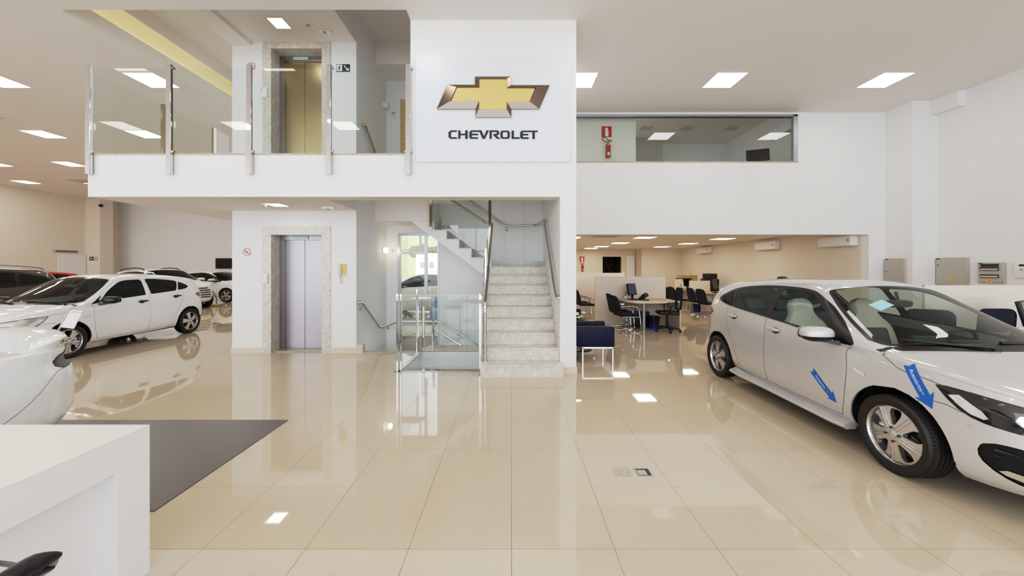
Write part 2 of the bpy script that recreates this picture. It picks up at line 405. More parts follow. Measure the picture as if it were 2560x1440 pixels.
class Shell:
    """half car skin (y >= 0) as a rib loft, cut by outlines into panels"""
    def __init__(s, sp):
        s.sp = sp; xr, xf, x1r, x1f, W = sp['xr'], sp['xf'], sp['x1r'], sp['x1f'], sp['W']
        nF, nR = sp.get('nF', 2.8), sp.get('nR', 3.2)
        th = []
        K = sp.get('dense', 1.0)
        nr, nm, nf = int(22 * K), int((x1f - x1r) / 0.045 * K), int(26 * K)
        st = []
        for i in range(nr): a = PI / 2 * (1 - i / nr); st.append((x1r - (x1r - xr) * math.sin(a) ** (2 / nR), W * max(0, math.cos(a)) ** (2 / nR), -math.sin(a)))
        for i in range(nm): st.append((x1r + (x1f - x1r) * i / nm, W, 0))
        for i in range(nf + 1): a = PI / 2 * i / nf; st.append((x1f + (xf - x1f) * math.sin(a) ** (2 / nF), W * max(0, math.cos(a)) ** (2 / nF), math.sin(a)))
        st[0] = (xr, 0.0, -1); st[-1] = (xf, 0.0, 1)
        xs = np.array([q[0] for q in st]); ys = np.array([q[1] for q in st])
        ys = ys * sp['wid'](xs)
        seg = np.r_[0, np.cumsum(np.hypot(np.diff(xs), np.diff(ys)))]
        s.ellf = seg[-1] - seg; s.ellr = seg; s.xs = xs; s.ys = ys
        kw, kf, kr = sp['kw'], sp['kf'], sp['kr']
        nL, nS, nC, nT = int(18 * K), int(14 * K), 6, int(16 * K)
        rows = []; kinds = []
        s.V = []      # x y z xu q ellf ellr
        zb, zs, zc, tum, bow = sp['zb'], sp['zs'], sp['zc'], sp['tum'], sp['bow']
        N = len(xs); R = None
        for i in range(N):
            def lev(t):
                x = xs[i]
                if x > x1f: x = x1f + (x - x1f) * float(kf(t))
                elif x < x1r: x = x1r + (x - x1r) * float(kr(t))
                return x, ys[i] * float(kw(t))
            rib = []
            xu, ysh = lev(1.0); zS = float(zs(xu)); zB = float(zb(xs[i]))
            for k in range(nL + 1):
                t = k / nL; x, y = lev(t); rib.append((x, y, zB + (zS - zB) * t, xu, 2.0, 'low'))
            zC = max(float(zc(xu)), zS + 0.002); hgt = zC - zS
            cr = min(sp.get('crown', 0.055), 0.5 * hgt); zR = zC - cr
            yR = max(ysh - float(tum(xu)) * (zR - zS), 0.35 * ysh); b = float(bow(xu))
            A0 = np.array((ysh, zS)); R0 = np.array((yR, zR))
            L = np.linalg.norm(R0 - A0); ra = min(0.075, 0.35 * L); dirn = (A0 - R0) / max(L, 1e-9)
            A = R0 + dirn * ra; yb = yR * 0.86; zBt = zR + cr * (1 - 0.86 ** 2.4)
            B = np.array((yb, zBt))
            for k in range(1, nS + 1):
                p = A0 + (A - A0) * k / nS; p[0] += sp.get('bulge', 0.012) * math.sin(PI * k / nS) * min(1, hgt / 0.3)
                rib.append((xu - b * (p[1] - zS) / max(zR - zS, 1e-6), p[0], p[1], xu, 1.5, 'side'))
            for k in range(1, nC + 1):
                t = k / nC; p = A * (1 - t) ** 2 + 2 * R0 * t * (1 - t) + B * t * t
                rib.append((xu - b * (p[0] / max(yR, 1e-6)) ** 2 if p[0] < yR else xu - b * min(1, (p[1] - zS) / max(zR - zS, 1e-6)), p[0], p[1], xu, p[0] / max(yR, 1e-6), 'corner'))
            for k in range(1, nT + 1):
                q = 0.86 * (1 - k / nT); y = yR * q
                rib.append((xu - b * q * q, y, zR + cr * (1 - q ** 2.4), xu, q, 'roof'))
            R = len(rib)
            for p in rib: s.V.append([p[0], p[1], p[2], p[3], p[4], s.ellf[i], s.ellr[i]])
            if i == 0: kinds = [p[5] for p in rib]
        s.Fc = []; s.kind = []; s.reg = []; s.fr = []
        xm = 0.5 * (xr + xf)
        for i in range(N - 1):
            for k in range(R - 1):
                s.Fc.append([i * R + k, (i + 1) * R + k, (i + 1) * R + k + 1, i * R + k + 1])
                s.kind.append(kinds[k + 1]); s.reg.append('body'); s.fr.append(xs[i] > xm)
        s.seams = {}
    def ell(s, x=None, y=None, front=True):
        arr = s.ellf if front else s.ellr
        xm = 0.5 * (s.xs[0] + s.xs[-1]); idx = [i for i in range(len(s.xs)) if (s.xs[i] > xm) == front]
        if y is not None:
            ii = [i for i in idx if arr[i] < 1.6]; ii.sort(key=lambda i: s.ys[i])
            return float(np.interp(y, [s.ys[i] for i in ii], [arr[i] for i in ii]))
        ii = sorted(idx, key=lambda i: s.xs[i])
        return float(np.interp(x, [s.xs[i] for i in ii], [arr[i] for i in ii]))
    def cut(s, mode, poly, new, frm=('body',), gap=None):
        if mode == 'side': ci = (0, 2); ok = ('low', 'side', 'corner')
        elif mode == 'roof': ci = (3, 4); ok = ('corner', 'roof')
        elif mode == 'front': ci = (5, 2); ok = ('low',)
        elif mode == 'rear': ci = (6, 2); ok = ('low', 'side')
        sel = [i for i in range(len(s.Fc)) if s.reg[i] in frm and s.kind[i] in ok and (mode not in ('front', 'rear') or s.fr[i] == (mode == 'front'))]
        vid = sorted({v for i in sel for v in s.Fc[i]})
        if not vid: return
        co = np.array([[s.V[v][ci[0]], s.V[v][ci[1]]] for v in vid]); f = sdf(co, poly)
        f = np.where(np.abs(f) < 1e-5, 1e-5, f); fv = dict(zip(vid, f)); cache = {}
        seam = s.seams.setdefault(gap or new, [])
        def mid(a, b):
            k = (min(a, b), max(a, b))
            if k not in cache:
                t = fv[a] / (fv[a] - fv[b]); s.V.append([p + (q - p) * t for p, q in zip(s.V[a], s.V[b])]); cache[k] = len(s.V) - 1
            return cache[k]
        for i in sel:
            fc = s.Fc[i]; neg = [fv[v] < 0 for v in fc]
            if all(neg): s.reg[i] = new; continue
            if not any(neg): continue
            A, B, cross = [], [], []
            for j in range(len(fc)):
                a, b = fc[j], fc[(j + 1) % len(fc)]
                (A if fv[a] < 0 else B).append(a)
                if (fv[a] < 0) != (fv[b] < 0): m = mid(a, b); A.append(m); B.append(m); cross.append(m)
            s.Fc[i] = B
            s.Fc.append(A); s.kind.append(s.kind[i]); s.reg.append(new); s.fr.append(s.fr[i])
            if len(cross) == 2: seam.append(tuple(cross))
    def finish(s):
        V = np.array(s.V); s.P = V[:, :3].copy(); n = np.zeros_like(s.P)
        for fc in s.Fc:
            p = s.P[fc]; c = np.zeros(3)
            for k in range(1, len(fc) - 1): c += np.cross(p[k] - p[0], p[k + 1] - p[0])
            for v in fc: n[v] += c
        mid = np.abs(s.P[:, 1]) < 1e-6; n[mid, 1] = 0
        l = np.linalg.norm(n, axis=1); l[l < 1e-12] = 1; s.Nm = n / l[:, None]
        # make normals point outwards
        if np.mean(s.Nm[:, 1]) < 0: s.Nm = -s.Nm; s.flip = True
        else: s.flip = False
    def obj(s, regs, name, mat, parent, sides=('L', 'R'), off=0.0):
        vs, fs, ns = [], [], []
        for sd in sides:
            mp = {}
            for i, fc in enumerate(s.Fc):
                if s.reg[i] not in regs or len(fc) < 3: continue
                out = []
                for v in fc:
                    if v not in mp:
                        p = s.P[v] + s.Nm[v] * off; nn = s.Nm[v].copy()
                        if sd == 'R': p = p * np.array((1, -1, 1)); nn = nn * np.array((1, -1, 1))
                        mp[v] = len(vs); vs.append(tuple(p)); ns.append(tuple(nn))
                    out.append(mp[v])
                if (sd == 'R') != s.flip: out = out[::-1]
                fs.append(out)
        if not fs: return None
        me = bpy.data.meshes.new(name); me.from_pydata(vs, [], fs); me.validate(); me.update()
        me.polygons.foreach_set('use_smooth', [True] * len(me.polygons))
        me.materials.append(MATS[mat])
        if len(me.vertices) == len(ns): me.normals_split_custom_set_from_vertices(ns)
        o = bpy.data.objects.new(name, me); COL.objects.link(o); o.parent = parent
        return o
    def ribbon(s, gaps, name, mat, parent, w=0.0035, lift=0.0008, sides=None):
        if sides is None:
            for sd in 'LR': s.ribbon(gaps, name, mat, parent, w, lift, (sd,))
            return
        mb = MB()
        for sd in sides:
            m = np.array((1, -1, 1)) if sd == 'R' else np.array((1, 1, 1))
            for g in gaps:
                for a, b in s.seams.get(g, []):
                    pa, pb, na, nb = s.P[a], s.P[b], s.Nm[a], s.Nm[b]; t = pb - pa; L = np.linalg.norm(t)
                    if L < 1e-5: continue
                    t = t / L; sa = np.cross(na, t) * w; sb = np.cross(nb, t) * w; e = t * w * 0.4
                    mb.quad((pa + sa + na * lift - e) * m, (pb + sb + nb * lift + e) * m, (pb - sb + nb * lift + e) * m, (pa - sa + na * lift - e) * m)
        return mb.build(name, mat, parent) if mb.f else None
    def lips(s, gap, name, mat, parent, depth=0.05):
        for sg in (1, -1):
            for fr in (1, -1):
                mb = MB()
                for a, b in s.seams.get(gap, []):
                    pa, pb = s.P[a].copy(), s.P[b].copy(); qa, qb = pa - (0, depth, 0), pb - (0, depth, 0)
                    if (pa[0] > 0.2) != (fr > 0): continue
                    m = np.array((1, sg, 1)); mb.quad(pa * m, pb * m, qb * m, qa * m)
                mb.build(name, mat, parent)
    def bvh(s, side='R', regs=None):
        m = np.array((1, -1, 1)) if side == 'R' else np.array((1, 1, 1))
        return BVHTree.FromPolygons([tuple(p * m) for p in s.P], [f for i, f in enumerate(s.Fc) if len(f) > 2 and s.reg[i] != 'cut'])

def wheel_well(root, ax, sg, Ra, R, yo, yi):
    mb = MB(); n = 30; a0, a1 = -.12, PI + .12
    ring = [(ax + Ra * math.cos(a0 + (a1 - a0) * i / n), R + Ra * math.sin(a0 + (a1 - a0) * i / n)) for i in range(n + 1)]
    vs = [(x, sg * yo, z) for x, z in ring] + [(x, sg * yi, z) for x, z in ring]
    mb.add(vs, [(i, i + 1, n + 2 + i, n + 1 + i) for i in range(n)], True)
    mb.add([(x, sg * yi, z) for x, z in ring], [tuple(range(n + 1))])
    return mb.build('wheel_well', 'under_black', root)
def superell(mb, c, r, e1=0.7, e2=0.7, nu=20, nv=12, M=None, z0=-1.0, z1=1.0):
    """superellipsoid patch between normalised heights z0..z1"""
    def sp(w, e): return math.copysign(abs(w) ** e, w)
    vs = []; c = Vector(c)
    for j in range(nv + 1):
        v = -PI / 2 + PI * j / nv
        zz = sp(math.sin(v), e1); zz = min(max(zz, z0), z1)
        rad = max(0.0, 1 - abs(zz) ** (2 / e1)) ** (e1 / 2)
        for i in range(nu):
            u = 2 * PI * i / nu; q = Vector((r[0] * rad * sp(math.cos(u), e2), r[1] * rad * sp(math.sin(u), e2), r[2] * zz))
            q = q + c; vs.append(M @ q if M is not None else q)
    fs = [(j * nu + i, j * nu + (i + 1) % nu, (j + 1) * nu + (i + 1) % nu, (j + 1) * nu + i) for j in range(nv) for i in range(nu)]
    fs += [tuple(range(nu))[::-1], tuple(nv * nu + i for i in range(nu))]
    mb.add(vs, fs, True); return mb

WHEELS = {}
def wheel_meshes(kind, R=0.299, rim=0.222, wd=0.20):
    """meshes of one wheel, axis y, outer face towards -y (for the right side); returns (rim, tyre, cap, disc)"""
    if kind in WHEELS: return WHEELS[kind]
    tmp = thing('tmp', None, None)
    # rim face: polar grid cut by five holes
    nR_, nA = 15, 150; r0, r1 = 0.0, rim - 0.006
    V = []; 
    def depth(r, a):
        k = 5; da = (a * k / (2 * PI)) % 1.0; da = (da - round(da)) * 2 * PI / k
        d = 0.018 + 0.030 * max(0, 1 - (r / r1)) ** 1.2
        if r < 0.03: d = 0.040
        w = r * da
        d += 0.006 * math.exp(-((abs(w) - 0.011) / 0.006) ** 2) * (1 if r > 0.05 else 0)
        return d
    for j in range(nR_ + 1):
        r = r0 + (r1 - r0) * j / nR_
        for i in range(nA):
            a = 2 * PI * i / nA; V.append((r * math.cos(a), depth(r, a), r * math.sin(a), r, a))
    def hole(r, a):
        da = ((a - PI / 5) * 5 / (2 * PI)) % 1.0; da = (da - round(da)) * 2 * PI / 5; w = abs(r * math.sin(da))
        if kind == 'hatch': hw = 0.010 + (r - 0.078) * 0.40 if r < 0.165 else 0.0448 - (r - 0.165) * 0.2
        elif kind == 'five': hw = 0.012 + (r - 0.075) * 0.47 if r < 0.17 else 0.0566 - (r - 0.17) * 0.1
        else: hw = 0.010 + (r - 0.07) * 0.40
        return max(w - hw, 0.076 - r, r - (rim - 0.024))
    fvals = [hole(v[3], v[4]) for v in V]; fs = []
    for j in range(nR_):
        for i in range(nA): fs.append([j * nA + i, j * nA + (i + 1) % nA, (j + 1) * nA + (i + 1) % nA, (j + 1) * nA + i])
    out = []; edges = []; cache = {}
    def mid(a, b):
        k = (min(a, b), max(a, b))
        if k not in cache:
            t = fvals[a] / (fvals[a] - fvals[b]); V.append(tuple(p + (q - p) * t for p, q in zip(V[a], V[b]))); cache[k] = len(V) - 1
        return cache[k]
    for f in fs:
        neg = [fvals[v] < 0 for v in f]
        if all(neg): continue
        if not any(neg): out.append(f); continue
        B, cr = [], []
        for j in range(4):
            a, b = f[j], f[(j + 1) % 4]
            if fvals[a] >= 0: B.append(a)
            if (fvals[a] < 0) != (fvals[b] < 0): m = mid(a, b); B.append(m); cr.append(m)
        if len(B) > 2: out.append(B)
        if len(cr) == 2: edges.append(cr)
    mb = MB(); off = wd / 2 - 0.055
    T = lambda v, y=0: (v[0], -(off + v[1]) + y, v[2])
    mb.add([T(v) for v in V], [tuple(f) for f in out], True)
    for a, b in edges: mb.quad(T(V[a]), T(V[b]), T(V[b], 0.035), T(V[a], 0.035))
    mb.lathe([(r1, -(off + depth(r1, 0.6))), (rim, -(wd / 2 - 0.016)), (rim + 0.008, -(wd / 2 - 0.010)), (rim + 0.008, -(wd / 2 - 0.022)), (rim - 0.012, -(wd / 2 - 0.045)), (rim - 0.03, 0.0), (rim - 0.03, wd / 2 - 0.03)], n=64, axis='Y')
    rm = mb.build('wheel', 'alloy', tmp).data
    t = MB()
    pr = [(rim - 0.006, -(wd / 2 - 0.014)), (rim + 0.012, -(wd / 2 - 0.001)), (rim + 0.035, -(wd / 2 + 0.005)), (rim + 0.052, -(wd / 2 + 0.004)), (R - 0.018, -(wd / 2 - 0.004)), (R - 0.007, -(wd / 2 - 0.016)), (R - 0.001, -(wd / 2 - 0.034))]
    for g in (-0.045, -0.012, 0.020, 0.052):
        pr += [(R, g - 0.005), (R - 0.008, g - 0.004), (R - 0.008, g + 0.004), (R, g + 0.005)]
    pr += [(R - 0.001, wd / 2 - 0.034), (R - 0.014, wd / 2 - 0.01), (R - 0.04, wd / 2), (rim, wd / 2 - 0.014)]
    t.lathe(pr, n=72, axis='Y')
    for i in range(72):      # shoulder blocks
        a = 2 * PI * i / 72; Mr = Matrix.Rotation(a, 4, 'Y')
        t.box(-0.0095, 0.0095, -(wd / 2 - 0.012), -(wd / 2 - 0.042), R - 0.012, R - 0.002, M=Mr)
    tm = t.build('tyre', 'rubber', tmp).data
    cp = MB(); cp.lathe([(0.0, -(off + 0.050)), (0.022, -(off + 0.049)), (0.029, -(off + 0.044)), (0.030, -(off + 0.036))], n=28, axis='Y')
    cm = cp.build('hub_cap', 'alloy', tmp).data
    ln = MB()
    for k in range(4 if kind == 'hatch' else 5):
        a = 2 * PI * k / (4 if kind == 'hatch' else 5) + 0.5
        ln.lathe([(0.0, -(off + 0.052)), (0.009, -(off + 0.052)), (0.0105, -(off + 0.03))], c=(0.052 * math.cos(a), 0, 0.052 * math.sin(a)), n=6, axis='Y', smooth=False)
    lm = ln.build('lug_nut', 'alloy_dark', tmp).data
    dk = MB(); dk.lathe([(0.05, 0.0), (0.135, -0.005), (0.135, 0.02), (0.05, 0.02)], n=40, axis='Y')
    dk.rbox(0.055, 0.125, -0.030, 0.035, -0.055, 0.055, 0.012)
    dm = dk.build('brake_disc', 'brake', tmp).data
    for o in list(tmp.children): bpy.data.objects.remove(o)
    bpy.data.objects.remove(tmp)
    WHEELS[kind] = (rm, tm, cm, lm, dm); return WHEELS[kind]
def put_wheels(root, kind, axles, y, R, scale=1.0, detail=True, steer=0.0, sides=(-1, 1)):
    ms = wheel_meshes(kind)
    names = ('wheel', 'tyre', 'hub_cap', 'lug_nuts', 'brake_disc')
    for k, ax in enumerate(axles):
        for sd in sides:
            w = bpy.data.objects.new('wheel', ms[0]); COL.objects.link(w); w.parent = root
            w.location = (ax, sd * y, R)
            w.rotation_euler = (0, 0.35 + k * 0.4, (steer if k == 0 else 0) + (0 if sd < 0 else PI)); w.scale = (scale,) * 3
            for nme, me in list(zip(names, ms))[1:(5 if detail else 3)]:
                c = bpy.data.objects.new('lug_nut_set' if nme == 'lug_nuts' else nme, me); COL.objects.link(c); c.parent = w

def mirror_part(root, sd, c, capmat, lowmat, size=(0.088, 0.138, 0.072), parent_door=None):
    """door mirror on side sd (-1 right, +1 left) with its centre at c"""
    par = parent_door or root
    cap = MB(); superell(cap, c, size, 0.75, 0.7, z0=-0.25)
    m = cap.build('door_mirror', capmat, par)
    lo = MB(); superell(lo, c, (size[0] * 0.97, size[1] * 0.97, size[2]), 0.75, 0.7, z1=-0.22)
    # arm down to the door
    y0 = c[1] - sd * size[1] * 0.3; y1 = c[1] - sd * (size[1] + 0.05)
    lo.add([(c[0] + 0.03, y0, c[2] - 0.055), (c[0] - 0.05, y0, c[2] - 0.055), (c[0] + 0.07, y1, c[2] - 0.055), (c[0] - 0.06, y1, c[2] - 0.065),
            (c[0] + 0.03, y0, c[2] - 0.075), (c[0] - 0.05, y0, c[2] - 0.075), (c[0] + 0.09, y1, c[2] - 0.10), (c[0] - 0.06, y1, c[2] - 0.10)],
           [(0, 1, 3, 2), (4, 6, 7, 5), (0, 2, 6, 4), (1, 5, 7, 3), (0, 4, 5, 1), (2, 3, 7, 6)])
    lo.build('mirror_base', lowmat, m)
    gl = MB(); gl.prism(rrect(c[1] - size[1] * 0.82, c[1] + size[1] * 0.82, c[2] - size[2] * 0.7, c[2] + size[2] * 0.75, 0.035), lambda u, v, w: Vector((c[0] - size[0] * 0.93 - w, u, v)), 0.012)
    gl.build('mirror_glass', 'chrome', m)
    return m

def seat(mb_w, mb_d, x, y, zb=0.30):
    """front seat: cushion, backrest with integrated headrest"""
    mb_d.rbox(x - 0.02, x + 0.48, y - 0.25, y + 0.25, zb, zb + 0.20, 0.05, 3)
    R = Matrix.Translation((x, y, zb + 0.16)) @ Matrix.Rotation(math.radians(-17), 4, 'Y')
    prof = bez([(-0.23, 0.0), (-0.26, 0.25), (-0.24, 0.45), (-0.17, 0.56), (-0.13, 0.63), (-0.12, 0.74), (-0.06, 0.80), (0.06, 0.80), (0.12, 0.74), (0.13, 0.63), (0.17, 0.56), (0.24, 0.45), (0.26, 0.25), (0.23, 0.0)], 4)
    # loft thick rounded back
    n = len(prof); vs = []
    for dx, k in ((0.07, 0.86), (0.055, 0.95), (0.0, 1.0), (-0.06, 0.97), (-0.085, 0.88)):
        for (u, v) in prof: vs.append(R @ Vector((dx * (1.0 if v < 0.55 else 0.8), u * k, 0.40 + (v - 0.40) * (0.5 + 0.5 * k))))
    fs = [(r * n + i, r * n + (i + 1) % n, (r + 1) * n + (i + 1) % n, (r + 1) * n + i) for r in range(4) for i in range(n)]
    fs += [tuple(range(n))[::-1], tuple(4 * n + i for i in range(n))]
    mb_w.add(vs, fs, True)
    mb_d.rbox(0.045, 0.086, -0.15, 0.15, 0.10, 0.44, 0.03, 2, M=R)

def decal(bv, poly, origin, dirv, upv, depth=0.0015, side=-1, n=14):
    """flat outline (u right, v up in the decal plane) laid on to the skin along -normal; returns verts for add()"""
    return None

def project(bv, pts, dirn, lift):
    out = []
    for p in pts:
        hit = bv.ray_cast(Vector(p), Vector(dirn))
        if hit[0] is None: hit = bv.find_nearest(Vector(p))
        nn = hit[1]
        if nn.dot(Vector(dirn)) > 0: nn = -nn
        out.append(hit[0] + nn * lift)
    return out
def sub_tris(vs, fs, maxlen):
    """triangulate and subdivide a flat mesh so that it can follow a curved skin"""
    bm = bmesh.new(); bv = [bm.verts.new(v) for v in vs]
    for f in fs:
        try: bm.faces.new([bv[i] for i in f])
        except ValueError: pass
    bmesh.ops.triangulate(bm, faces=bm.faces)
    for _ in range(5):
        es = [e for e in bm.edges if e.calc_length() > maxlen]
        if not es: break
        bmesh.ops.subdivide_edges(bm, edges=es, cuts=1); bmesh.ops.triangulate(bm, faces=bm.faces)
    bm.verts.index_update()
    r = [v.co.copy() for v in bm.verts], [tuple(v.index for v in f.verts) for f in bm.faces]
    bm.free(); return r
def arrow_sticker(root, bv, c, ang, L, W, lab):
    """blue arrow printed with a word and a small emblem, stuck on the right flank; c=(x,z) middle, ang in the (x,z) plane"""
    hw = W / 2; out = [(-L / 2, hw), (L / 2 - W * 1.25, hw), (L / 2 - W * 1.25, hw * 1.9), (L / 2, 0.0), (L / 2 - W * 1.25, -hw * 1.9), (L / 2 - W * 1.25, -hw), (-L / 2, -hw), (-L / 2 + hw * 0.6, 0)]
    # barbed head as on the sticker
    out[2] = (L / 2 - W * 1.45, hw * 1.95); out[4] = (L / 2 - W * 1.45, -hw * 1.95)
    ca, sa = math.cos(ang), math.sin(ang)
    def to(u, v): return Vector((c[0] + u * ca - v * sa, -2.0, c[1] + u * sa + v * ca))
    vs, fs = sub_tris([(u, v, 0) for u, v in out], [tuple(range(len(out)))], 0.03)
    pts = project(bv, [to(v[0], v[1]) for v in vs], (0, 1, 0), 0.0016)
    mb = MB(); mb.add(pts, fs, True); st = mb.build('arrow_sticker', 'sticker_blue', root); st['label'] = lab
    tv, tf = text_mesh('Acessórios', W * 0.52)
    tv, tf = sub_tris([tuple(v) for v in tv], tf, 0.02)
    # reads towards the arrow head
    pts = project(bv, [to(v[0] - L * 0.12, v[1]) for v in tv], (0, 1, 0), 0.0028)
    mb = MB(); mb.add(pts, tf); mb.build('sticker_lettering', 'white_print', st)
    em = bowtie(W * 0.50); pts = project(bv, [to(L * 0.17 + u * 0.8, v * 0.8) for u, v in em], (0, 1, 0), 0.0028)
    mb = MB(); mb.add(pts, [tuple(range(len(em)))]); mb.build('sticker_emblem', 'gold_print', st)
    return st
def bowtie(w):
    """outline of the cross-shaped emblem, total width w"""
    k = w / 280.0
    pts = [(-95, -26), (-48, -26), (-48, -51), (42, -51), (42, -26), (113, -26)]
    o = [(-113, 36), (-49, 36), (-49, 58), (41, 58), (41, 36), (139, 36), (113, -22), (41, -22), (41, -44), (-49, -44), (-49, -22), (-139, -22)]
    return [(x * k, (y - 7) * k) for x, y in o]
def common_profiles(sp):
    sp.setdefault('kw', pchip([(0, .90), (.06, .945), (.2, .985), (.45, 1.0), (.62, .992), (.75, .985), (.9, .972), (1, .952)]))
    sp.setdefault('kf', pchip([(0, .90), (.12, .955), (.35, .995), (.5, 1.0), (.8, .985), (1, .955)]))
    sp.setdefault('kr', pchip([(0, .90), (.15, .97), (.4, 1.0), (.7, .99), (1, .965)]))
    sp.setdefault('wid', pchip([(sp['xr'], .95), (sp['xr'] * .6, .985), (-.2, 1.0), (.7, 1.0), (sp['xf'], .965)]))
    return sp
def hatch_spec():
    return common_profiles(dict(xr=-2.12, xf=2.12, x1r=-1.35, x1f=1.02, W=.868, nF=3.0, nR=3.3,
        zb=pchip([(-2.12, .31), (-1.7, .24), (-.9, .21), (.9, .20), (1.6, .18), (2.12, .20)]),
        zs=pchip([(-2.12, .92), (-1.85, 1.0), (-1.6, 1.03), (-1.2, 1.03), (-.4, .985), (.4, .935), (.9, .895), (1.3, .865), (1.7, .80), (2.0, .74), (2.12, .70)]),
        zc=pchip([(-2.12, .925), (-2.06, .99), (-1.985, 1.05), (-1.82, 1.31), (-1.70, 1.375), (-1.3, 1.435), (-.6, 1.475), (-.1, 1.47), (.22, 1.415), (.5, 1.285), (.85, 1.115), (1.14, .975), (1.2, .955), (1.5, .915), (1.85, .835), (2.0, .775), (2.07, .72)]),
        tum=pchip([(-2.0, .50), (-1.2, .58), (0, .60), (.6, .52), (1.1, .40), (1.2, .3), (2.1, .2)]),
        bow=pchip([(-2.0, 0), (0.0, 0), (.3, .07), (.9, .19), (1.15, .20), (1.55, .0), (2.1, 0)])))

def hatch_car(name, label, paint, loc, rz, pillars='dark', mirror='paint', handles='paint', skirt=True, fog=True, tint='car_glass_side', visible=-1, group=None):
    """five-door hatchback. visible: side (-1 right, +1 left) that carries the small details"""
    root = thing(name, label, 'car', loc, rz, group)
    s = Shell(hatch_spec()); wf, wr = 1.17, -1.405; Ra = 0.368
    # --- wheel openings
    for ax in (wf, wr):
        cx = [(ax + Ra * math.cos(a), 0.30 + Ra * math.sin(a)) for a in np.linspace(-0.15, PI + 0.15, 40)]
        s.cut('side', cx + [(ax - Ra - .0, 0.0), (ax + Ra + .0, 0.0)], 'cut', gap='arch')
    # --- window line
    dlo = bez([(.80, .915), (.30, .957), (-.35, 1.003), (-.95, 1.043), (-1.36, 1.085), (-1.53, 1.145), (-1.47, 1.215), (-1.22, 1.318), (-.80, 1.372), (-.36, 1.384), (-.02, 1.368), (.18, 1.318), (.47, 1.17)], 7, True)
    fg = [(.62, .955), (-.30, 1.017), (-.315, 1.06), (-.385, 1.335)] + bez([(-.385, 1.352), (-.1, 1.347), (.04, 1.325), (.16, 1.278), (.40, 1.142), (.62, .975)], 6)
    rg = [(-.425, 1.027), (-1.06, 1.066), (-1.20, 1.265)] + bez([(-1.185, 1.292), (-.95, 1.33), (-.70, 1.352), (-.49, 1.357)], 5) + [(-.472, 1.34), (-.43, 1.08)]
    qg = [(-1.105, 1.072), (-1.34, 1.098), (-1.475, 1.15), (-1.44, 1.192), (-1.24, 1.275)]
    if pillars == 'dark':
        s.cut('side', dlo, 'frame')
        s.cut('side', fg, 'gf', ('frame',)); s.cut('side', rg, 'gr', ('frame',)); s.cut('side', qg, 'gq', ('frame',))
    else:
        s.cut('side', [(.80, .918), (.60, .945), (.635, .985), (.52, 1.09)], 'frame')
        s.cut('side', fg, 'gf', ('body', 'frame')); s.cut('side', rg, 'gr'); s.cut('side', qg, 'gq')
    # --- doors
    fd = bez([(.745, .86), (.77, .70), (.755, .45), (.72, .30)], 5) + bez([(.70, .265), (.3, .262), (-.31, .262)], 4) + bez([(-.325, .30), (-.345, .6), (-.36, .99)], 4)
    fdr = fd + [(-.41, 1.03), (-.455, 1.36), (-.1, 1.375), (.16, 1.325), (.45, 1.175), (.79, .905)]
    rd = bez([(-.325, .262), (-.60, .262), (-.87, .27)], 4) + bez([(-.93, .42), (-1.04, .62), (-1.15, .76), (-1.20, .88), (-1.215, 1.06)], 5) + [(-1.235, 1.29), (-.9, 1.352), (-.455, 1.36), (-.41, 1.03)] + bez([(-.36, .99), (-.345, .6), (-.325, .30)], 4)
    s.cut('side', fdr, 'front_door', gap='door_f'); s.cut('side', rd, 'rear_door', gap='door_r')
    # --- lamps
    LX = lambda x: s.ell(x=x); LY = lambda y: s.ell(y=y)
    hl = bez([(LX(1.44), .782), (LX(1.62), .772), (LX(1.86), .738), (LY(.55), .708), (LY(.40), .672)], 5) + bez([(LY(.38), .625), (LY(.55), .588), (LX(1.84), .586), (LX(1.66), .608), (LX(1.55), .665)], 5)
    s.cut('front', hl, 'headlight')
    s.cut('front', bez([(LX(1.49), .758), (LX(1.56), .748), (LX(1.63), .700), (LX(1.71), .640), (LX(1.68), .622), (LX(1.60), .650)], 4, True), 'hl_white', ('headlight',))
    s.cut('front', bez([(LX(1.83), .70), (LY(.66), .685), (LY(.60), .64), (LY(.66), .615), (LX(1.83), .625), (LX(1.79), .66)], 4, True), 'hl_lens', ('headlight',))
    s.cut('front', bez([(LY(.57), .675), (LY(.50), .66), (LY(.46), .635), (LY(.50), .61), (LY(.57), .615)], 4, True), 'hl_lens', ('headlight',))
    s.cut('front', [(LX(1.66), .622), (LX(1.84), .600), (LY(.55), .601), (LY(.40), .632), (LY(.40), .640), (LY(.55), .610), (LX(1.84), .610), (LX(1.66), .634)], 'hl_drl', ('headlight',))
    if fog:
        fo = bez([(LX(1.665), .455), (LX(1.72), .492), (LX(1.84), .496), (LY(.64), .45), (LY(.50), .35), (LY(.52), .285), (LX(1.90), .255), (LX(1.77), .29), (LX(1.67), .37)], 5, True)
        s.cut('front', fo, 'fog')
        s.cut('front', bez([(LX(1.74), .345), (LX(1.88), .322), (LY(.60), .285), (LX(1.86), .285), (LX(1.75), .312)], 4, True), 'fog_lamp', ('fog',))
        for k in range(3):
            z = .465 - .038 * k
            s.cut('front', [(LX(1.72), z), (LX(1.86), z - .018), (LX(1.92), z - .034), (LX(1.79), z - .022), (LX(1.72), z - .014)], 'fog_fin', ('fog',))
    s.cut('front', [(-.1, .655), (LY(.36), .655), (LY(.33), .60), (LY(.36), .56), (-.1, .56)], 'grille')
    s.cut('front', bez([(-.2, .50), (LY(.46), .50), (LY(.52), .40), (LY(.46), .29), (-.2, .27)], 3), 'grille')
    RX = lambda x: s.ell(x=x, front=False); RY = lambda y: s.ell(y=y, front=False)
    tl = bez([(RX(-1.57), .955), (RX(-1.72), .99), (RX(-1.90), .97), (RY(.62), .985), (RY(.40), .965)], 4) + bez([(RY(.42), .86), (RY(.62), .825), (RX(-1.92), .835), (RX(-1.74), .875)], 4)
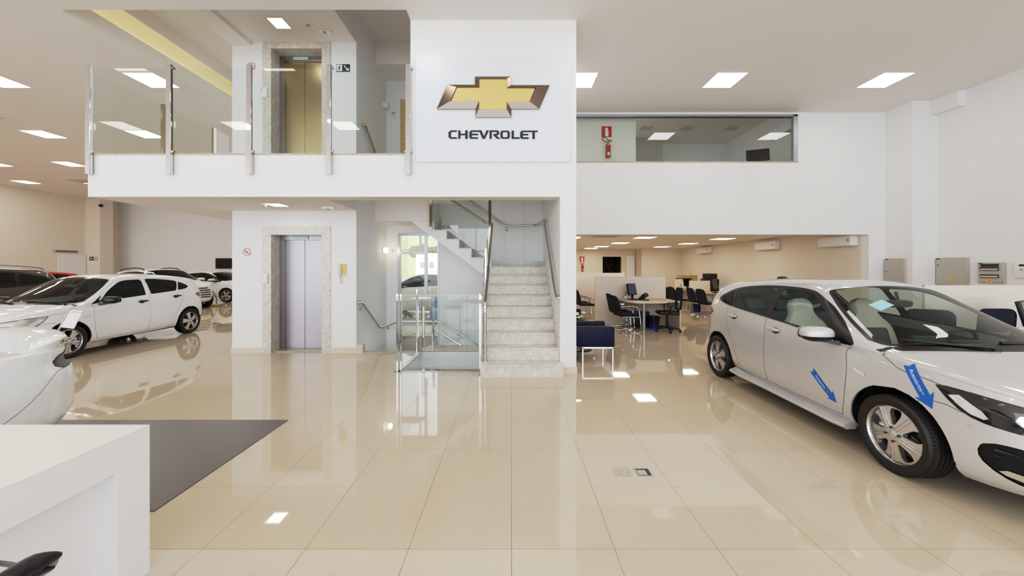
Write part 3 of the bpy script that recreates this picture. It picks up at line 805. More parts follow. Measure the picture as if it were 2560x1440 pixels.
    s.cut('rear', tl, 'tail', ('body',))
    # --- hood, windscreen, rear screen
    hood = [(1.165, -.2), (1.165, .93)] + bez([(1.22, 1.02), (1.38, 1.01), (1.62, .96), (1.86, .90), (2.0, .80)], 4) + [(2.04, -.2)]
    seam = bez([(.94, .952), (1.04, .915), (1.087, .892), (1.138, .848), (1.209, .817), (1.267, .805), (1.344, .801), (1.407, .797), (1.453, .776)], 4)
    s.cut('side', seam + [(1.62, .774), (1.86, .740), (2.02, .718), (2.25, .69), (2.25, 1.2), (1.205, 1.2), (1.20, .972)], 'hood', gap='hood')
    s.cut('roof', [(1.20, -.2), (1.20, 1.3), (2.2, 1.3), (2.2, -.2)], 'hood', gap='hood_inner')
    s.cut('side', [(1.35, .657), (1.53, .657), (1.58, .632), (2.3, .60), (2.3, .1), (1.35, .1)], 'front_bumper', gap='door_f')
    s.cut('roof', [(1.135, -.2), (1.135, .90), (1.11, .945), (.27, .945), (.235, .90), (.205, -.2)], 'ws_frame')
    s.cut('roof', [(1.10, -.2), (1.10, .86), (1.075, .905), (.285, .905), (.262, .87), (.235, -.2)], 'windscreen', ('ws_frame',))
    s.cut('roof', [(1.20, -.2), (1.20, 1.05), (1.135, 1.0), (1.135, -.2)], 'cowl')
    s.cut('roof', [(-1.83, -.2), (-1.83, .88), (-1.98, .84), (-1.98, -.2)], 'rear_screen')
    s.finish()
    body = s.obj(('body',), 'body_shell', paint, root)
    for S in 'RL': s.obj(('frame',), 'window_frame', 'dark_trim', root, (S,))
    hd = s.obj(('hood',), 'bonnet', paint, root)
    s.obj(('front_bumper',), 'front_bumper', paint, root)
    s.obj(('ws_frame', 'cowl'), 'windscreen_border', 'dark_trim', root)
    s.obj(('windscreen',), 'windscreen', 'car_glass', root)
    s.obj(('rear_screen',), 'rear_screen', 'car_glass_tint', root)
    doors = {}
    for sd, S in ((-1, 'R'), (1, 'L')):
        f = s.obj(('front_door',), 'front_door', paint, root, (S,)); r = s.obj(('rear_door',), 'rear_door', paint, root, (S,))
        doors[sd] = (f, r)
        s.obj(('gf',), 'door_window', tint, f, (S,), -.004); s.obj(('gr',), 'door_window', tint, r, (S,), -.004)
        s.obj(('gq',), 'quarter_window', 'car_glass_tint', root, (S,), -.004)
        h = s.obj(('headlight',), 'headlight', 'lamp_black' if pillars == 'dark' else 'alloy', root, (S,))
        s.obj(('hl_lens',), 'headlight_lens', 'lamp_lens', h, (S,), .001); s.obj(('hl_white',), 'headlight_strip', 'lamp_lens', h, (S,), .001); s.obj(('hl_drl',), 'daylight_strip', 'lamp_lens', h, (S,), .001)
        if fog:
            g = s.obj(('fog',), 'fog_lamp_recess', 'under_black', root, (S,), -.012)
            s.obj(('fog_lamp',), 'fog_lamp', 'chrome', g, (S,), -.004); s.obj(('fog_fin',), 'recess_grille', 'gap_dark', g, (S,), .004)
        s.obj(('tail',), 'tail_light', 'tail_red', root, (S,), .004)
    s.obj(('grille',), 'grille', 'lamp_black', root)
    s.ribbon(('door_f', 'door_r', 'hood'), 'panel_seam', 'gap_dark', root, .0022)
    s.ribbon(('headlight',), 'lamp_seam', 'lamp_black', root, .004, .0012)
    if pillars == 'dark' and visible == -1:
        # bright strip under the side windows
        for bvv, sg in ((s.bvh('R'), -1), (s.bvh('L'), 1)):
            pts = [(x, sg * 2.0, z) for x, z in dlo[0:5 * 7]]
            q = project(bvv, pts, (0, -sg, 0), .003); bel = MB(); bel.tube(q, .005, 6); bel.build('window_trim', 'chrome', root)
    s.lips('arch', 'arch_lip', paint, root, .014)
    for ax in (wf, wr):
        for sg in (-1, 1): wheel_well(root, ax, sg, Ra + .004, .30, .80, .50)
    # --- underbody, cabin
    ub = MB(); ub.box(-1.85, wr - .40, -.66, .66, .24, .30); ub.box(wr + .40, wf - .40, -.79, .79, .205, .26); ub.box(wf + .40, 1.86, -.62, .62, .20, .28); ub.box(-1.7, 1.75, -.50, .50, .24, .30)
    ub.build('underbody', 'under_black', root)
    cab = MB()
    for sg in (-1, 1):
        cab.box(-1.15, .75, sg * .745, sg * .775, .28, .90)
        cab.box(-1.75, -1.15, sg * .66, sg * .70, .28, .98)
    cab.box(-1.75, .95, -.77, .77, .28, .30); cab.box(-1.80, -1.25, -.66, .66, .86, .90)
    cab.build('cabin_lining', 'interior_dark', root)
    dsh = MB(); dsh.rbox(.62, 1.02, -.74, .74, .62, .885, .06, 3); dsh.rbox(.60, .80, .18, .58, .84, .94, .03, 2); dsh.rbox(.58, .64, -.14, .16, .78, .97, .015, 2)
    dsh.build('dashboard', 'interior_dark', root)
    st = MB(); Ms = Matrix.Translation((.50, .38, .86)) @ Matrix.Rotation(math.radians(-66), 4, 'Y')
    st.tube([Ms @ Vector((.18 * math.cos(a), .18 * math.sin(a), 0)) for a in np.linspace(0, 2 * PI, 29)], .015, 8)
    st.rbox(-.05, .05, -.06, .06, -.03, .01, .02, 2, M=Ms)
    for a in (0, PI, -PI / 2 + PI): st.tube([Ms @ Vector((.04 * math.cos(a + PI / 2), .04 * math.sin(a + PI / 2), -.01)), Ms @ Vector((.17 * math.cos(a + PI / 2), .17 * math.sin(a + PI / 2), 0))], .014, 6)
    st.build('steering_wheel', 'black_plastic', root)
    for sg in (-1, 1):
        a, b = MB(), MB(); seat(a, b, -.24, sg * .37)
        o = a.build('front_seat', 'seat_beige' if pillars == 'dark' else 'seat_grey', root); b.build('seat_insert', 'interior_grey', o)
    a = MB(); a.rbox(-1.02, -.52, -.62, .62, .30, .52, .06, 3); R = Matrix.Translation((-.98, 0, .45)) @ Matrix.Rotation(math.radians(-18), 4, 'Y')
    a.rbox(-.10, .07, -.64, .64, 0, .58, .05, 3, M=R)
    for y in (-.42, 0, .42): a.rbox(-.07, .03, y - .13, y + .13, .58, .76, .045, 3, M=R)
    a.build('rear_bench', 'seat_grey', root)
    rm = MB(); superell(rm, (.36, .0, 1.245), (.03, .13, .038), .7, .6); rm.tube([(.36, 0, 1.27), (.33, 0, 1.36)], .012, 6); rm.build('rear_view_mirror', 'interior_dark', root)
    # --- mirrors, handles, wipers, aerial
    bvs = {-1: s.bvh('R'), 1: s.bvh('L')}
    for sg in (-1, 1):
        mirror_part(root, sg, (.60, sg * .985, .985), paint if mirror == 'paint' else 'dark_trim', 'dark_trim')
        for k, (hx, hz) in enumerate(((-.19, .885), (-1.03, .935))):
            q = project(bvs[sg], [(hx + .085, sg * 2, hz), (hx - .085, sg * 2, hz + .012)], (0, -sg, 0), .022)
            hb = MB(); c = (q[0] + q[1]) / 2; hm = paint if handles == 'paint' else 'dark_trim'
            superell(hb, c, (.108, .018, .020), .8, .55); hb.build('door_handle', hm, doors[sg][k])
            cup = project(bvs[sg], [(hx + .02 + .06 * math.cos(a), sg * 2, hz - .002 + .034 * math.sin(a)) for a in np.linspace(0, 2 * PI, 20)[:-1]], (0, -sg, 0), .0012)
            cb = MB(); cb.add(cup, [tuple(range(19))]); cb.build('handle_cup', 'alloy_dark' if handles == 'paint' else 'gap_dark', doors[sg][k])
        ind = rrect(.855, .965, .665, .695, .012)
        if True:
            q = project(bvs[sg], [(u - .02, sg * 2, v + .03 - (u - .91) * .25) for u, v in ind], (0, -sg, 0), .004); ib = MB(); ib.add(q, [tuple(range(len(q)))]); ib.build('side_indicator', 'amber', root)
    for (y0, y1) in ((.62, .05), (-.10, -.60)):
        wp = MB()
        wp.tube([(1.185 - .24 * (y0 / .8) ** 2, y0, .975), (1.10 - .2 * (y1 / .8) ** 2, y1, 1.005)], .010, 6)
        wp.tube([(1.17 - .24 * (y0 / .8) ** 2, y0, .965), (1.205 - .24 * (y0 / .8) ** 2, y0 + .03, .955)], .016, 6)
        wp.build('wiper', 'black_plastic', root)
    for sg in (-1, 1):
        q = project(bvs[sg], [(1.62 + .012 * math.cos(a), sg * 2, .560 + .012 * math.sin(a)) for a in np.linspace(0, 2 * PI, 17)[:-1]], (0, -sg, 0), .003); pk = MB(); pk.add(q, [tuple(range(16))]); pk.build('parking_sensor', 'box_grey', root)
    an = MB(); superell(an, (-1.28, 0, 1.452), (.085, .045, .028), .9, .8); an.build('roof_antenna', 'black_plastic', root)
    sp = MB()
    pr = [(-1.62, 1.385), (-1.78, 1.372), (-1.885, 1.338), (-1.89, 1.325), (-1.80, 1.318), (-1.66, 1.33)]
    ks = np.linspace(-.60, .60, 15); n = len(pr); vs = []
    for y in ks:
        e = 1 - .16 * abs(y / .6) ** 4
        for (x, z) in pr: vs.append((-1.62 + (x + 1.62) * e, y, z - .055 * (y / .6) ** 2 * (.6 + .4 * abs(y / .6))))
    sp.add(vs, [(i * n + j, i * n + (j + 1) % n, (i + 1) * n + (j + 1) % n, (i + 1) * n + j) for i in range(14) for j in range(n)] + [tuple(range(n)), tuple(14 * n + j for j in range(n))[::-1]], True)
    sp.build('roof_spoiler', paint, root)
    if skirt:
        for sg in (-1, 1):
            sk = MB()
            prof = [(.80, .235), (.885, .205), (.895, .180), (.87, .160), (.78, .165)]; xs = np.linspace(-1.0, .79, 12); n = len(prof); vs = []
            for x in xs:
                e = 1 + .012 * (abs(x) / .9) ** 3
                for (y, z) in prof: vs.append((x, sg * y * e, z + (.012 if abs(x + .105) > .85 else 0)))
            sk.add(vs, [(i * n + j, i * n + (j + 1) % n, (i + 1) * n + (j + 1) % n, (i + 1) * n + j) for i in range(11) for j in range(n)] + [tuple(range(n)), tuple(11 * n + j for j in range(n))], True)
            sk.build('side_skirt', paint, root)
    put_wheels(root, 'hatch' if pillars == 'dark' else 'five', (wf, wr), .765, .300)
    return root, s, bvs

def car_simple(name, label, paint, sp, loc, rz, dlo, panes, wb, Ra, R, roofcuts, wheel='five', side_off=.8, rails=None, hl=None, tl=None, grille=None, mirror=None, doors=(), extras=None, plate=False, wheels_y=.78, tint='car_glass_tint', group=None, dense=.75, tailmat='tail_red', bumper=None):
    root = thing(name, label, 'car', loc, rz, group)
    sp = common_profiles(sp); sp['dense'] = dense; s = Shell(sp)
    for ax in wb:
        cx = [(ax + Ra * math.cos(a), R + Ra * math.sin(a)) for a in np.linspace(-0.15, PI + 0.15, 36)]
        s.cut('side', cx + [(ax - Ra, 0.0), (ax + Ra, 0.0)], 'cut', gap='arch')
    if dlo: s.cut('side', dlo, 'frame')
    for k, p in enumerate(panes): s.cut('side', p, 'pane%d' % k, ('frame',))
    for k, d in enumerate(doors): s.cut('side', d, 'door%d' % k, gap='door')
    for nm, p, fr in roofcuts: s.cut('roof', p, nm, fr)
    if bumper: s.cut('side', bumper, 'bumper', gap='door')
    if hl: s.cut('front', hl(s), 'headlight')
    if grille:
        for g in grille(s): s.cut('front', g, 'grille', ('body',))
    if tl: s.cut('rear', tl(s), 'tail')
    s.finish()
    s.obj(('body', 'hood'), 'body_shell', paint, root); [s.obj(('frame',), 'window_frame', 'dark_trim', root, (S,)) for S in 'RL']; s.obj(('ws_frame', 'cowl'), 'windscreen_border', 'dark_trim', root)
    for S in 'RL':
        for k in range(len(panes)): s.obj(('pane%d' % k,), 'side_window', 'dark_glass', root, (S,), -.004)
        for k in range(len(doors)): s.obj(('door%d' % k,), 'side_door', paint, root, (S,))
        s.obj(('bumper',), 'rear_bumper', paint, root, (S,)); s.obj(('headlight',), 'headlight', 'lamp_lens', root, (S,)); s.obj(('tail',), 'tail_light', tailmat, root, (S,), .004)
    s.obj(('windscreen',), 'windscreen', tint, root); s.obj(('rear_screen',), 'rear_screen', 'dark_glass', root); s.obj(('grille',), 'grille', 'lamp_black', root)
    s.ribbon(('door', 'hood'), 'panel_seam', 'gap_dark', root, .0016)
    s.lips('arch', 'arch_lip', paint, root, .035)
    for ax in wb:
        for sg in (-1, 1): wheel_well(root, ax, sg, Ra + .004, R, sp['W'] - .07, .48)
    ub = MB(); ub.box(sp['xr'] + .3, sp['xf'] - .35, -.5, .5, .24, .34); ub.box(wb[1] + Ra + .02, wb[0] - Ra - .02, -sp['W'] + .10, sp['W'] - .10, .24, .34)
    ub.box(wb[1] + Ra + .02, wb[0] - Ra - .1, -sp['W'] + .16, sp['W'] - .16, .34, .80); ub.build('underbody', 'under_black', root)
    put_wheels(root, wheel, wb, wheels_y, R, R / .299, detail=True)
    if mirror:
        for sg in (-1, 1): mirror_part(root, sg, (mirror[0], sg * mirror[1], mirror[2]), paint, 'dark_trim')
    if rails:
        for sg in (-1, 1):
            rb = MB(); rb.tube([(x, sg * rails[0], z) for x, z in rails[1]], .022, 8); rb.build('roof_rail', rails[2], root)
    if extras: extras(root, s)
    return root, s

# ---- the six show cars and the one outside
def place(front_axle, rear_axle, side):
    """root location and turn from the two tyre contact points (outer faces) on the given side (-1 right, +1 left)"""
    f = Vector((front_axle[0] - rear_axle[0], front_axle[1] - rear_axle[1], 0)).normalized(); lf = Vector((-f.y, f.x, 0))
    m = (Vector((*front_axle, 0)) + Vector((*rear_axle, 0))) / 2 - lf * side * 0.87
    return (m.x, m.y, 0), math.atan2(f.y, f.x)

loc, rz = place((2.955, 2.755), (3.03, 5.34), -1)
car1, s1, bv1 = hatch_car('hatchback_car', 'silver grey hatchback with two blue arrow stickers and beige seats', 'paint_silver', loc, rz)
arrow_sticker(car1, bv1[-1], (.53, .475), math.radians(-39), .36, .062, 'small blue arrow sticker on the front door')
arrow_sticker(car1, bv1[-1], (1.345, .737), math.radians(-57), .33, .070, 'larger blue arrow sticker on the front wing')
# sheet on the windscreen
def stick_roof(root, s, name, mat, x, y, w, h, rot, lab):
    bv = s.bvh('R'); pts = []
    n = 6; vs = []; 
    for j in range(n + 1):
        for i in range(n + 1):
            u, v = (i / n - .5) * w, (j / n - .5) * h
            vs.append((x + u * math.cos(rot) - v * math.sin(rot), y + u * math.sin(rot) + v * math.cos(rot), 2.5))
    q = project(bv, vs, (0, 0, -1), .004); mb = MB()
    mb.add(q, [(j * (n + 1) + i, j * (n + 1) + i + 1, (j + 1) * (n + 1) + i + 1, (j + 1) * (n + 1) + i) for j in range(n) for i in range(n)], True)
    o = mb.build(name, mat, root); o['label'] = lab; return o
stick_roof(car1, s1, 'inspection_label', 'paper_blue', .53, -.33, .10, .17, .25, 'pale blue sheet inside the windscreen')

stick_roof(car1, s1, 'roof_tag', 'plastic_white', .17, -.52, .03, .11, .25, 'small white tag at the windscreen corner')
loc, rz = place((-7.80, 6.46), (-7.90, 9.04), 1); loc = (loc[0] + .075 * math.cos(rz), loc[1] + .075 * math.sin(rz), 0)
car2, s2, bv2 = hatch_car('hatchback_car', 'white hatchback with black door mirrors and black door handles', 'paint_white', loc, rz, pillars='body', mirror='dark', handles='dark', skirt=False, fog=True, tint='car_glass_tint', visible=1)

# white coupe: only its tail corner shows beside the reception counter
def coupe_spec():
    return dict(xr=-2.08, xf=2.72, x1r=-1.05, x1f=1.75, W=.945, nF=2.6, nR=2.6, crown=.05,
        zb=pchip([(-2.08, .33), (-1.7, .24), (-.8, .20), (2.0, .19), (2.72, .2)]),
        zs=pchip([(-2.08, .925), (-1.8, .96), (-1.3, .965), (-.6, .93), (.6, .90), (1.6, .84), (2.4, .74), (2.72, .66)]),
        zc=pchip([(-2.08, .935), (-1.96, .968), (-1.6, .992), (-1.40, 1.03), (-.75, 1.28), (-.2, 1.345), (.3, 1.34), (.7, 1.22), (1.15, .99), (1.25, .95), (1.8, .89), (2.4, .80), (2.65, .68)]),
        tum=pchip([(-2.08, .25), (-1.2, .60), (0, .62), (1.1, .5), (2.7, .2)]), bow=pchip([(-2.1, 0), (.1, 0), (.9, .18), (1.2, .18), (1.6, 0), (2.7, 0)]),
        kr=pchip([(0, .84), (.12, .92), (.3, 1.0), (.76, 1.0), (.83, .95), (.9, .935), (1, .955)]),
        kw=pchip([(0, .90), (.08, .94), (.2, .965), (.42, .985), (.6, .985), (.75, .975), (.9, .972), (1, .945)]))
def coupe_extras(root, s):
    sp = MB(); prof = [(-1.89, .955), (-1.90, 1.045), (-1.93, 1.068), (-2.06, 1.09), (-2.09, 1.08), (-2.07, 1.05), (-2.0, .955)]
    ys = np.linspace(-.68, .68, 31); n = len(prof); vs = []
    for y in ys:
        a = abs(y) / .68; bowx = .08 + .14 * a ** 2; drop = .03 * a ** 2
        tip = 1 - .85 * max(0, (a - .86) / .14) ** 1.6
        cx, cz = -1.90, 1.01
        for (x, z) in prof: vs.append((cx + (x - cx) * (tip * .9 + .1) + bowx, y, cz + (z - cz) * (tip * .8 + .2) - drop))
    sp.add(vs, [(i * n + j, i * n + (j + 1) % n, (i + 1) * n + (j + 1) % n, (i + 1) * n + j) for i in range(30) for j in range(n)] + [tuple(range(n)), tuple(30 * n + j for j in range(n))], True)
    sp.build('boot_spoiler', 'paint_white', root)
    q = project(s.bvh('L'), [(u, 2, v - (u + 1.45) * .55) for u, v in rrect(-1.50, -1.37, .475, .525, .01)], (0, -1, 0), .004)
    mk = MB(); mk.add(q, [tuple(range(len(q)))]); mk.build('side_marker_lamp', 'box_grey', root)
tlc = lambda s: bez([(s.ell(x=-1.84, front=False), .865), (s.ell(x=-1.90, front=False), .915), (s.ell(y=.6, front=False), .92), (s.ell(y=.25, front=False), .91), (s.ell(y=.25, front=False), .81), (s.ell(y=.6, front=False), .80), (s.ell(x=-1.90, front=False), .815)], 4, True)
hd = Vector((-.30, -.954, 0)).normalized(); lf = Vector((-hd.y, hd.x, 0))
tail = Vector((-3.42, 2.97, 0)); org = tail + hd * 1.98 - lf * .70
car3, s3 = car_simple('coupe_car', 'white coupe with a boot spoiler, only its tail corner showing beyond the white counter', 'paint_white', coupe_spec(), (org.x, org.y, 0), math.atan2(hd.y, hd.x),
    bez([(1.0, .93), (-.3, .965), (-1.0, 1.02), (-.75, 1.16), (-.1, 1.26), (.4, 1.22)], 5, True), [bez([(.85, .96), (-.3, .99), (-.9, 1.03), (-.7, 1.14), (-.1, 1.235), (.38, 1.195)], 5, True)],
    (1.70, -1.08), .40, .345, [('windscreen', [(1.2, -.2), (1.2, .9), (.35, .9), (.3, -.2)], ('body',)), ('rear_screen', [(-.75, -.2), (-.72, .88), (-1.34, .88), (-1.42, -.2)], ('body',))],
    tl=tlc, doors=([(.9, .30), (-.5, .28), (-.62, .5), (-.60, .96), (1.0, .915), (.98, .6)],), extras=coupe_extras, wheels_y=.84, mirror=(.75, 1.04, .98), dense=1.0, tailmat='dark_trim', bumper=[(-2.3, .815), (-1.84, .815)] + bez([(-1.80, .80), (-1.66, .66), (-1.52, .56), (-1.44, .53), (-1.40, .44)], 4) + [(-1.40, .2), (-2.3, .2)])

def suv_spec(h=1.0, L=0.0):
    return dict(xr=-2.10 - L, xf=2.18, x1r=-1.2 - L, x1f=1.15, W=.90, nF=2.7, nR=3.2,
        zb=pchip([(-2.2 - L, .40), (-1.2, .30), (1.4, .28), (2.18, .28)]),
        zs=pchip([(-2.1 - L, 1.02), (-1.7, 1.12), (-1.1, 1.12), (.2, 1.05), (1.0, 1.02), (1.7, .96), (2.18, .84)]),
        zc=pchip([(-2.1 - L, 1.03), (-2.02 - L, 1.15), (-1.78 - L, 1.52 * h), (-1.65 - L, 1.57 * h), (-1.0, 1.63 * h), (-.2, 1.665 * h), (.2, 1.63 * h), (.55, 1.49 * h), (1.15, 1.12), (1.25, 1.09), (1.8, 1.03), (2.1, .90)]),
        tum=pchip([(-2.2 - L, .45), (-1.2, .45), (0, .46), (1.0, .4), (2.2, .2)]), bow=pchip([(-2.3, 0), (0, 0), (.9, .16), (1.2, .16), (1.6, 0), (2.2, 0)]))
suv_dlo = lambda h, L=0: bez([(.85, 1.06), (0, 1.10), (-1.0, 1.16), (-1.75 - L, 1.25), (-1.62 - L, 1.40 * h), (-.9, 1.535 * h), (0, 1.555 * h), (.35, 1.45 * h)], 5, True)
def suv_panes(h, L=0):
    return [[(.66, 1.10), (-.20, 1.13), (-.25, 1.525 * h), (.02, 1.525 * h), (.30, 1.425 * h)], [(-.28, 1.135), (-1.02, 1.185), (-1.10, 1.48 * h), (-.33, 1.525 * h)], [(-1.10, 1.20), (-1.66 - L, 1.265), (-1.55 - L, 1.375 * h), (-1.17, 1.465 * h)]]
suv_roof = [('windscreen', [(1.14, -.2), (1.12, .9), (.26, .9), (.22, -.2)], ('body',)), ('rear_screen', [(-1.76, -.2), (-1.76, .86), (-2.0, .82), (-2.02, -.2)], ('body',))]
def suv_hl(s): return bez([(s.ell(x=1.60), .92), (s.ell(y=.62), .86), (s.ell(y=.42), .82), (s.ell(y=.42), .77), (s.ell(y=.62), .77), (s.ell(x=1.85), .82)], 4, True)
def suv_tl(s): return bez([(s.ell(x=s.sp['xr'] + .36, front=False), 1.06), (s.ell(y=.5, front=False), 1.08), (s.ell(y=.5, front=False), .95), (s.ell(x=s.sp['xr'] + .25, front=False), .93)], 4, True)

# dark brown SUV, nose towards the camera side
car4, s4 = car_simple('suv_car', 'dark brown SUV with grey roof rails, furthest out along the hall', 'paint_brown', suv_spec(1.0, .12), (-12.25, 7.45, 0), math.radians(-90), suv_dlo(1.0, .12), suv_panes(1.0, .12), (1.33, -1.36), .40, .36, suv_roof, hl=suv_hl, tl=suv_tl,
    rails=(.60, [(.12, 1.60), (.0, 1.665), (-.3, 1.69), (-1.2, 1.665), (-1.6, 1.62), (-1.72, 1.575)], 'aluminium'), mirror=(.62, 1.03, 1.13), wheels_y=.80)
# white SUV behind the white hatchback, nose to the right
def tracker_grille(s):
    out = []
    for k in range(5):
        z0 = .83 - k * .085; out.append([(-.1, z0), (s.ell(y=.55), z0 + .015), (s.ell(y=.66), z0 - .02), (s.ell(y=.55), z0 - .045), (-.1, z0 - .055)])
    return out
car6, s6 = car_simple('suv_car', 'white SUV with roof rails and a dark slatted grille behind the white hatchback', 'paint_white', suv_spec(.94), (-14.15, 14.9, 0), math.radians(-20), suv_dlo(.94), suv_panes(.94), (1.30, -1.30), .385, .34, suv_roof, hl=suv_hl, tl=suv_tl, grille=tracker_grille,
    rails=(.58, [(.05, 1.50), (-.1, 1.57), (-.6, 1.60), (-1.2, 1.57), (-1.6, 1.50)], 'dark_trim'), mirror=(.62, 1.03, 1.12), wheels_y=.80)
# red car, little more than its roof
car5, s5 = car_simple('hatchback_car', 'red hatchback, only its roof showing over the brown SUV', 'paint_red', dict(hatch_spec()), (-19.3, 14.2, 0), math.radians(-90), bez([(.80, .915), (-.35, 1.003), (-1.36, 1.085), (-1.53, 1.145), (-1.22, 1.318), (-.36, 1.384), (.18, 1.318)], 5, True), [[(.6, .96), (-.3, 1.02), (-.38, 1.34), (.0, 1.33)], [(-.43, 1.03), (-1.06, 1.07), (-1.2, 1.28), (-.48, 1.345)]],
    (1.29, -1.29), .366, .313, [('windscreen', [(1.13, -.2), (1.1, .9), (.28, .9), (.22, -.2)], ('body',)), ('rear_screen', [(-1.80, -.2), (-1.80, .88), (-1.945, .84), (-1.945, -.2)], ('body',))], wheels_y=.765, mirror=(.60, .985, .985))
# white saloon in front of the television, nose to the right
def sedan_spec():
    return dict(xr=-2.25, xf=2.35, x1r=-1.2, x1f=1.2, W=.90, nF=2.6, nR=2.8,
        zb=pchip([(-2.25, .34), (-1.2, .24), (1.4, .22), (2.35, .22)]),
        zs=pchip([(-2.25, .96), (-1.7, 1.02), (-.8, 1.0), (.3, .97), (1.0, .93), (1.8, .84), (2.35, .70)]),
        zc=pchip([(-2.25, .97), (-2.15, 1.05), (-1.75, 1.10), (-1.0, 1.34), (-.4, 1.455), (.1, 1.465), (.5, 1.38), (1.3, 1.01), (1.4, .98), (2.0, .87), (2.3, .74)]),
        tum=pchip([(-2.25, .3), (-1.2, .56), (0, .58), (1.1, .45), (2.3, .2)]), bow=pchip([(-2.3, 0), (.1, 0), (1.0, .18), (1.35, .18), (1.7, 0), (2.4, 0)]))
sed_dlo = bez([(1.08, .95), (.2, .995), (-.8, 1.045), (-1.55, 1.09), (-1.40, 1.15), (-.8, 1.31), (-.1, 1.385), (.35, 1.33), (.75, 1.16)], 6, True)
sed_panes = [[(.85, .985), (-.12, 1.03), (-.18, 1.355), (.1, 1.355), (.34, 1.30), (.66, 1.14)], [(-.2, 1.035), (-1.02, 1.085), (-1.06, 1.20), (-.7, 1.305), (-.26, 1.35)], [(-1.08, 1.09), (-1.40, 1.11), (-1.12, 1.19)]]
car7, s7 = car_simple('saloon_car', 'white saloon below the wall television', 'paint_white', sedan_spec(), (-14.55, 18.0, 0), math.radians(-3), sed_dlo, sed_panes, (1.36, -1.36), .37, .325, [('windscreen', [(1.3, -.2), (1.27, .9), (.45, .9), (.38, -.2)], ('body',)), ('rear_screen', [(-1.0, -.2), (-1.0, .86), (-1.62, .84), (-1.68, -.2)], ('body',))],
    hl=lambda s: bez([(s.ell(x=1.75), .80), (s.ell(y=.5), .73), (s.ell(y=.5), .66), (s.ell(x=1.95), .68)], 4, True), mirror=(.80, 1.03, 1.04), wheels_y=.79,
    doors=([(.85, .30), (-.28, .28), (-.30, 1.02), (.92, .95), (.93, .6)], [(-.30, .28), (-.85, .30), (-1.1, .7), (-1.12, 1.05), (-.32, 1.02)]))
# parked outside the stair window, nose to the left
car8, s8 = car_simple('saloon_car', 'beige saloon seen through the tall stair window', 'paint_beige', sedan_spec(), (-2.70, 12.6, 0), math.radians(172), sed_dlo, sed_panes, (1.36, -1.36), .37, .325, [('windscreen', [(1.3, -.2), (1.27, .9), (.45, .9), (.38, -.2)], ('body',)), ('rear_screen', [(-1.0, -.2), (-1.0, .86), (-1.62, .84), (-1.68, -.2)], ('body',))], mirror=(.80, 1.03, 1.04), wheels_y=.79)
# ------------------------------------------------------------------ the building
CZ = 5.36                       # showroom ceiling
YP, YE, YB = 5.6, 6.94, 8.89    # pier and balcony front, lift wall, back wall
XL, XS = -6.42, -2.93           # balcony end, stair side of the lift block

# floor with the stair openings left out
fl = MB()
holes = [(-1.72, -.52, 5.72, 7.06), (-2.93, -1.72, 7.06, 8.62), (-1.72, -.52, 7.62, 8.62)]
xs = sorted({-23.2, -10, 10.2, 0.0, *[h[0] for h in holes], *[h[1] for h in holes]}); ys = sorted({-6.2, 21.8, 12.0, *[h[2] for h in holes], *[h[3] for h in holes]})
for x0, x1 in zip(xs, xs[1:]):
    for y0, y1 in zip(ys, ys[1:]):
        cx, cy = (x0 + x1) / 2, (y0 + y1) / 2
        if any(h[0] < cx < h[1] and h[2] < cy < h[3] for h in holes): continue
        if -2.93 < cx < .75 and cy > 8.7 and cy < 12: pass
        fl.quad((x0, y0, 0), (x1, y0, 0), (x1, y1, 0), (x0, y1, 0))
struct('floor', fl, 'floor_tile')

def hole_sides():
    w = MB()
    for x0, x1, y0, y1 in holes:
        pass
    w.box(-2.95, -2.93, 7.06, 8.75, -2.6, 0.0); w.box(-.52, -.46, 5.72, 8.7, -2.6, -.01)
    w.box(-1.74, -1.72, 5.72, 7.06, -2.6, -.005); w.box(-1.74, -.5, 5.62, 5.72, -2.6, -.01)
    w.box(-1.72, -.52, 7.06, 7.12, -.34, -.012); w.box(-1.72, -.52, 7.56, 7.62, -.34, -.012)
    return w
struct('wall_stairwell', hole_sides(), 'wall_white')
g = MB(); g.box(-3.0, -.4, 5.6, 8.8, -2.62, -2.6); struct('floor_basement', g, 'wall_white')
g = MB(); g.box(-1.72, -.52, 7.06, 7.62, -.012, .004); g.box(-1.80, -1.72, 5.66, 7.06, -.01, .003); g.box(-1.80, -.46, 5.64, 5.72, -.01, .003); g.box(-2.93, -1.72, 7.02, 7.08, -.01, .003)
struct('trim_1', g, 'granite_dark')

# ceilings
c = MB()
def slab(x0, x1, y0, y1, z, t=.12): c.box(x0, x1, y0, y1, z, z + t)
slab(-23.2, 10.0, -6.2, 5.36, CZ); slab(-23.2, -6.60, 5.36, 21.8, CZ); slab(-1.534, 10.0, 5.36, 5.62, CZ); slab(.98, 10.0, 5.62, 9.0, CZ)
struct('ceiling', c, 'ceiling_white')
c = MB(); c.box(-6.95, -4.9, 5.36, 9.4, 6.15, 6.25); c.box(-4.9, XS - .052, 5.36, YE + .05, 5.86, 6.25); c.box(-5.27, -4.9, 5.36, YE + .05, 5.79, 6.25)
c.box(XS - .05, XS, 5.36, YE - .003, 5.86, 6.45); c.box(XS, 1.1, 5.36, 9.0, 6.45, 6.55); c.box(XS, -1.4, 7.9, 8.8, 5.98, 6.45)
struct('ceiling_balcony', c, 'ceiling_white')
c = MB(); c.box(-6.605, -6.565, 5.36, 9.4, CZ - .001, 5.63); c.box(-6.95, -6.90, 5.36, 9.4, CZ + .1, 6.2); c.box(-6.45, -6.41, 5.36, 9.4, 5.86, 6.2)
struct('trim_2', c, 'ceiling_white')
c = MB(); c.box(-6.95, 1.2, 5.30, 5.36, CZ + .1, 6.5); struct('wall_void_front', c, 'ceiling_white')
c = MB(); c.box(-6.95, -5.27, 9.3, 9.4, CZ, 6.2); struct('wall_void_back', c, 'wall_warm')
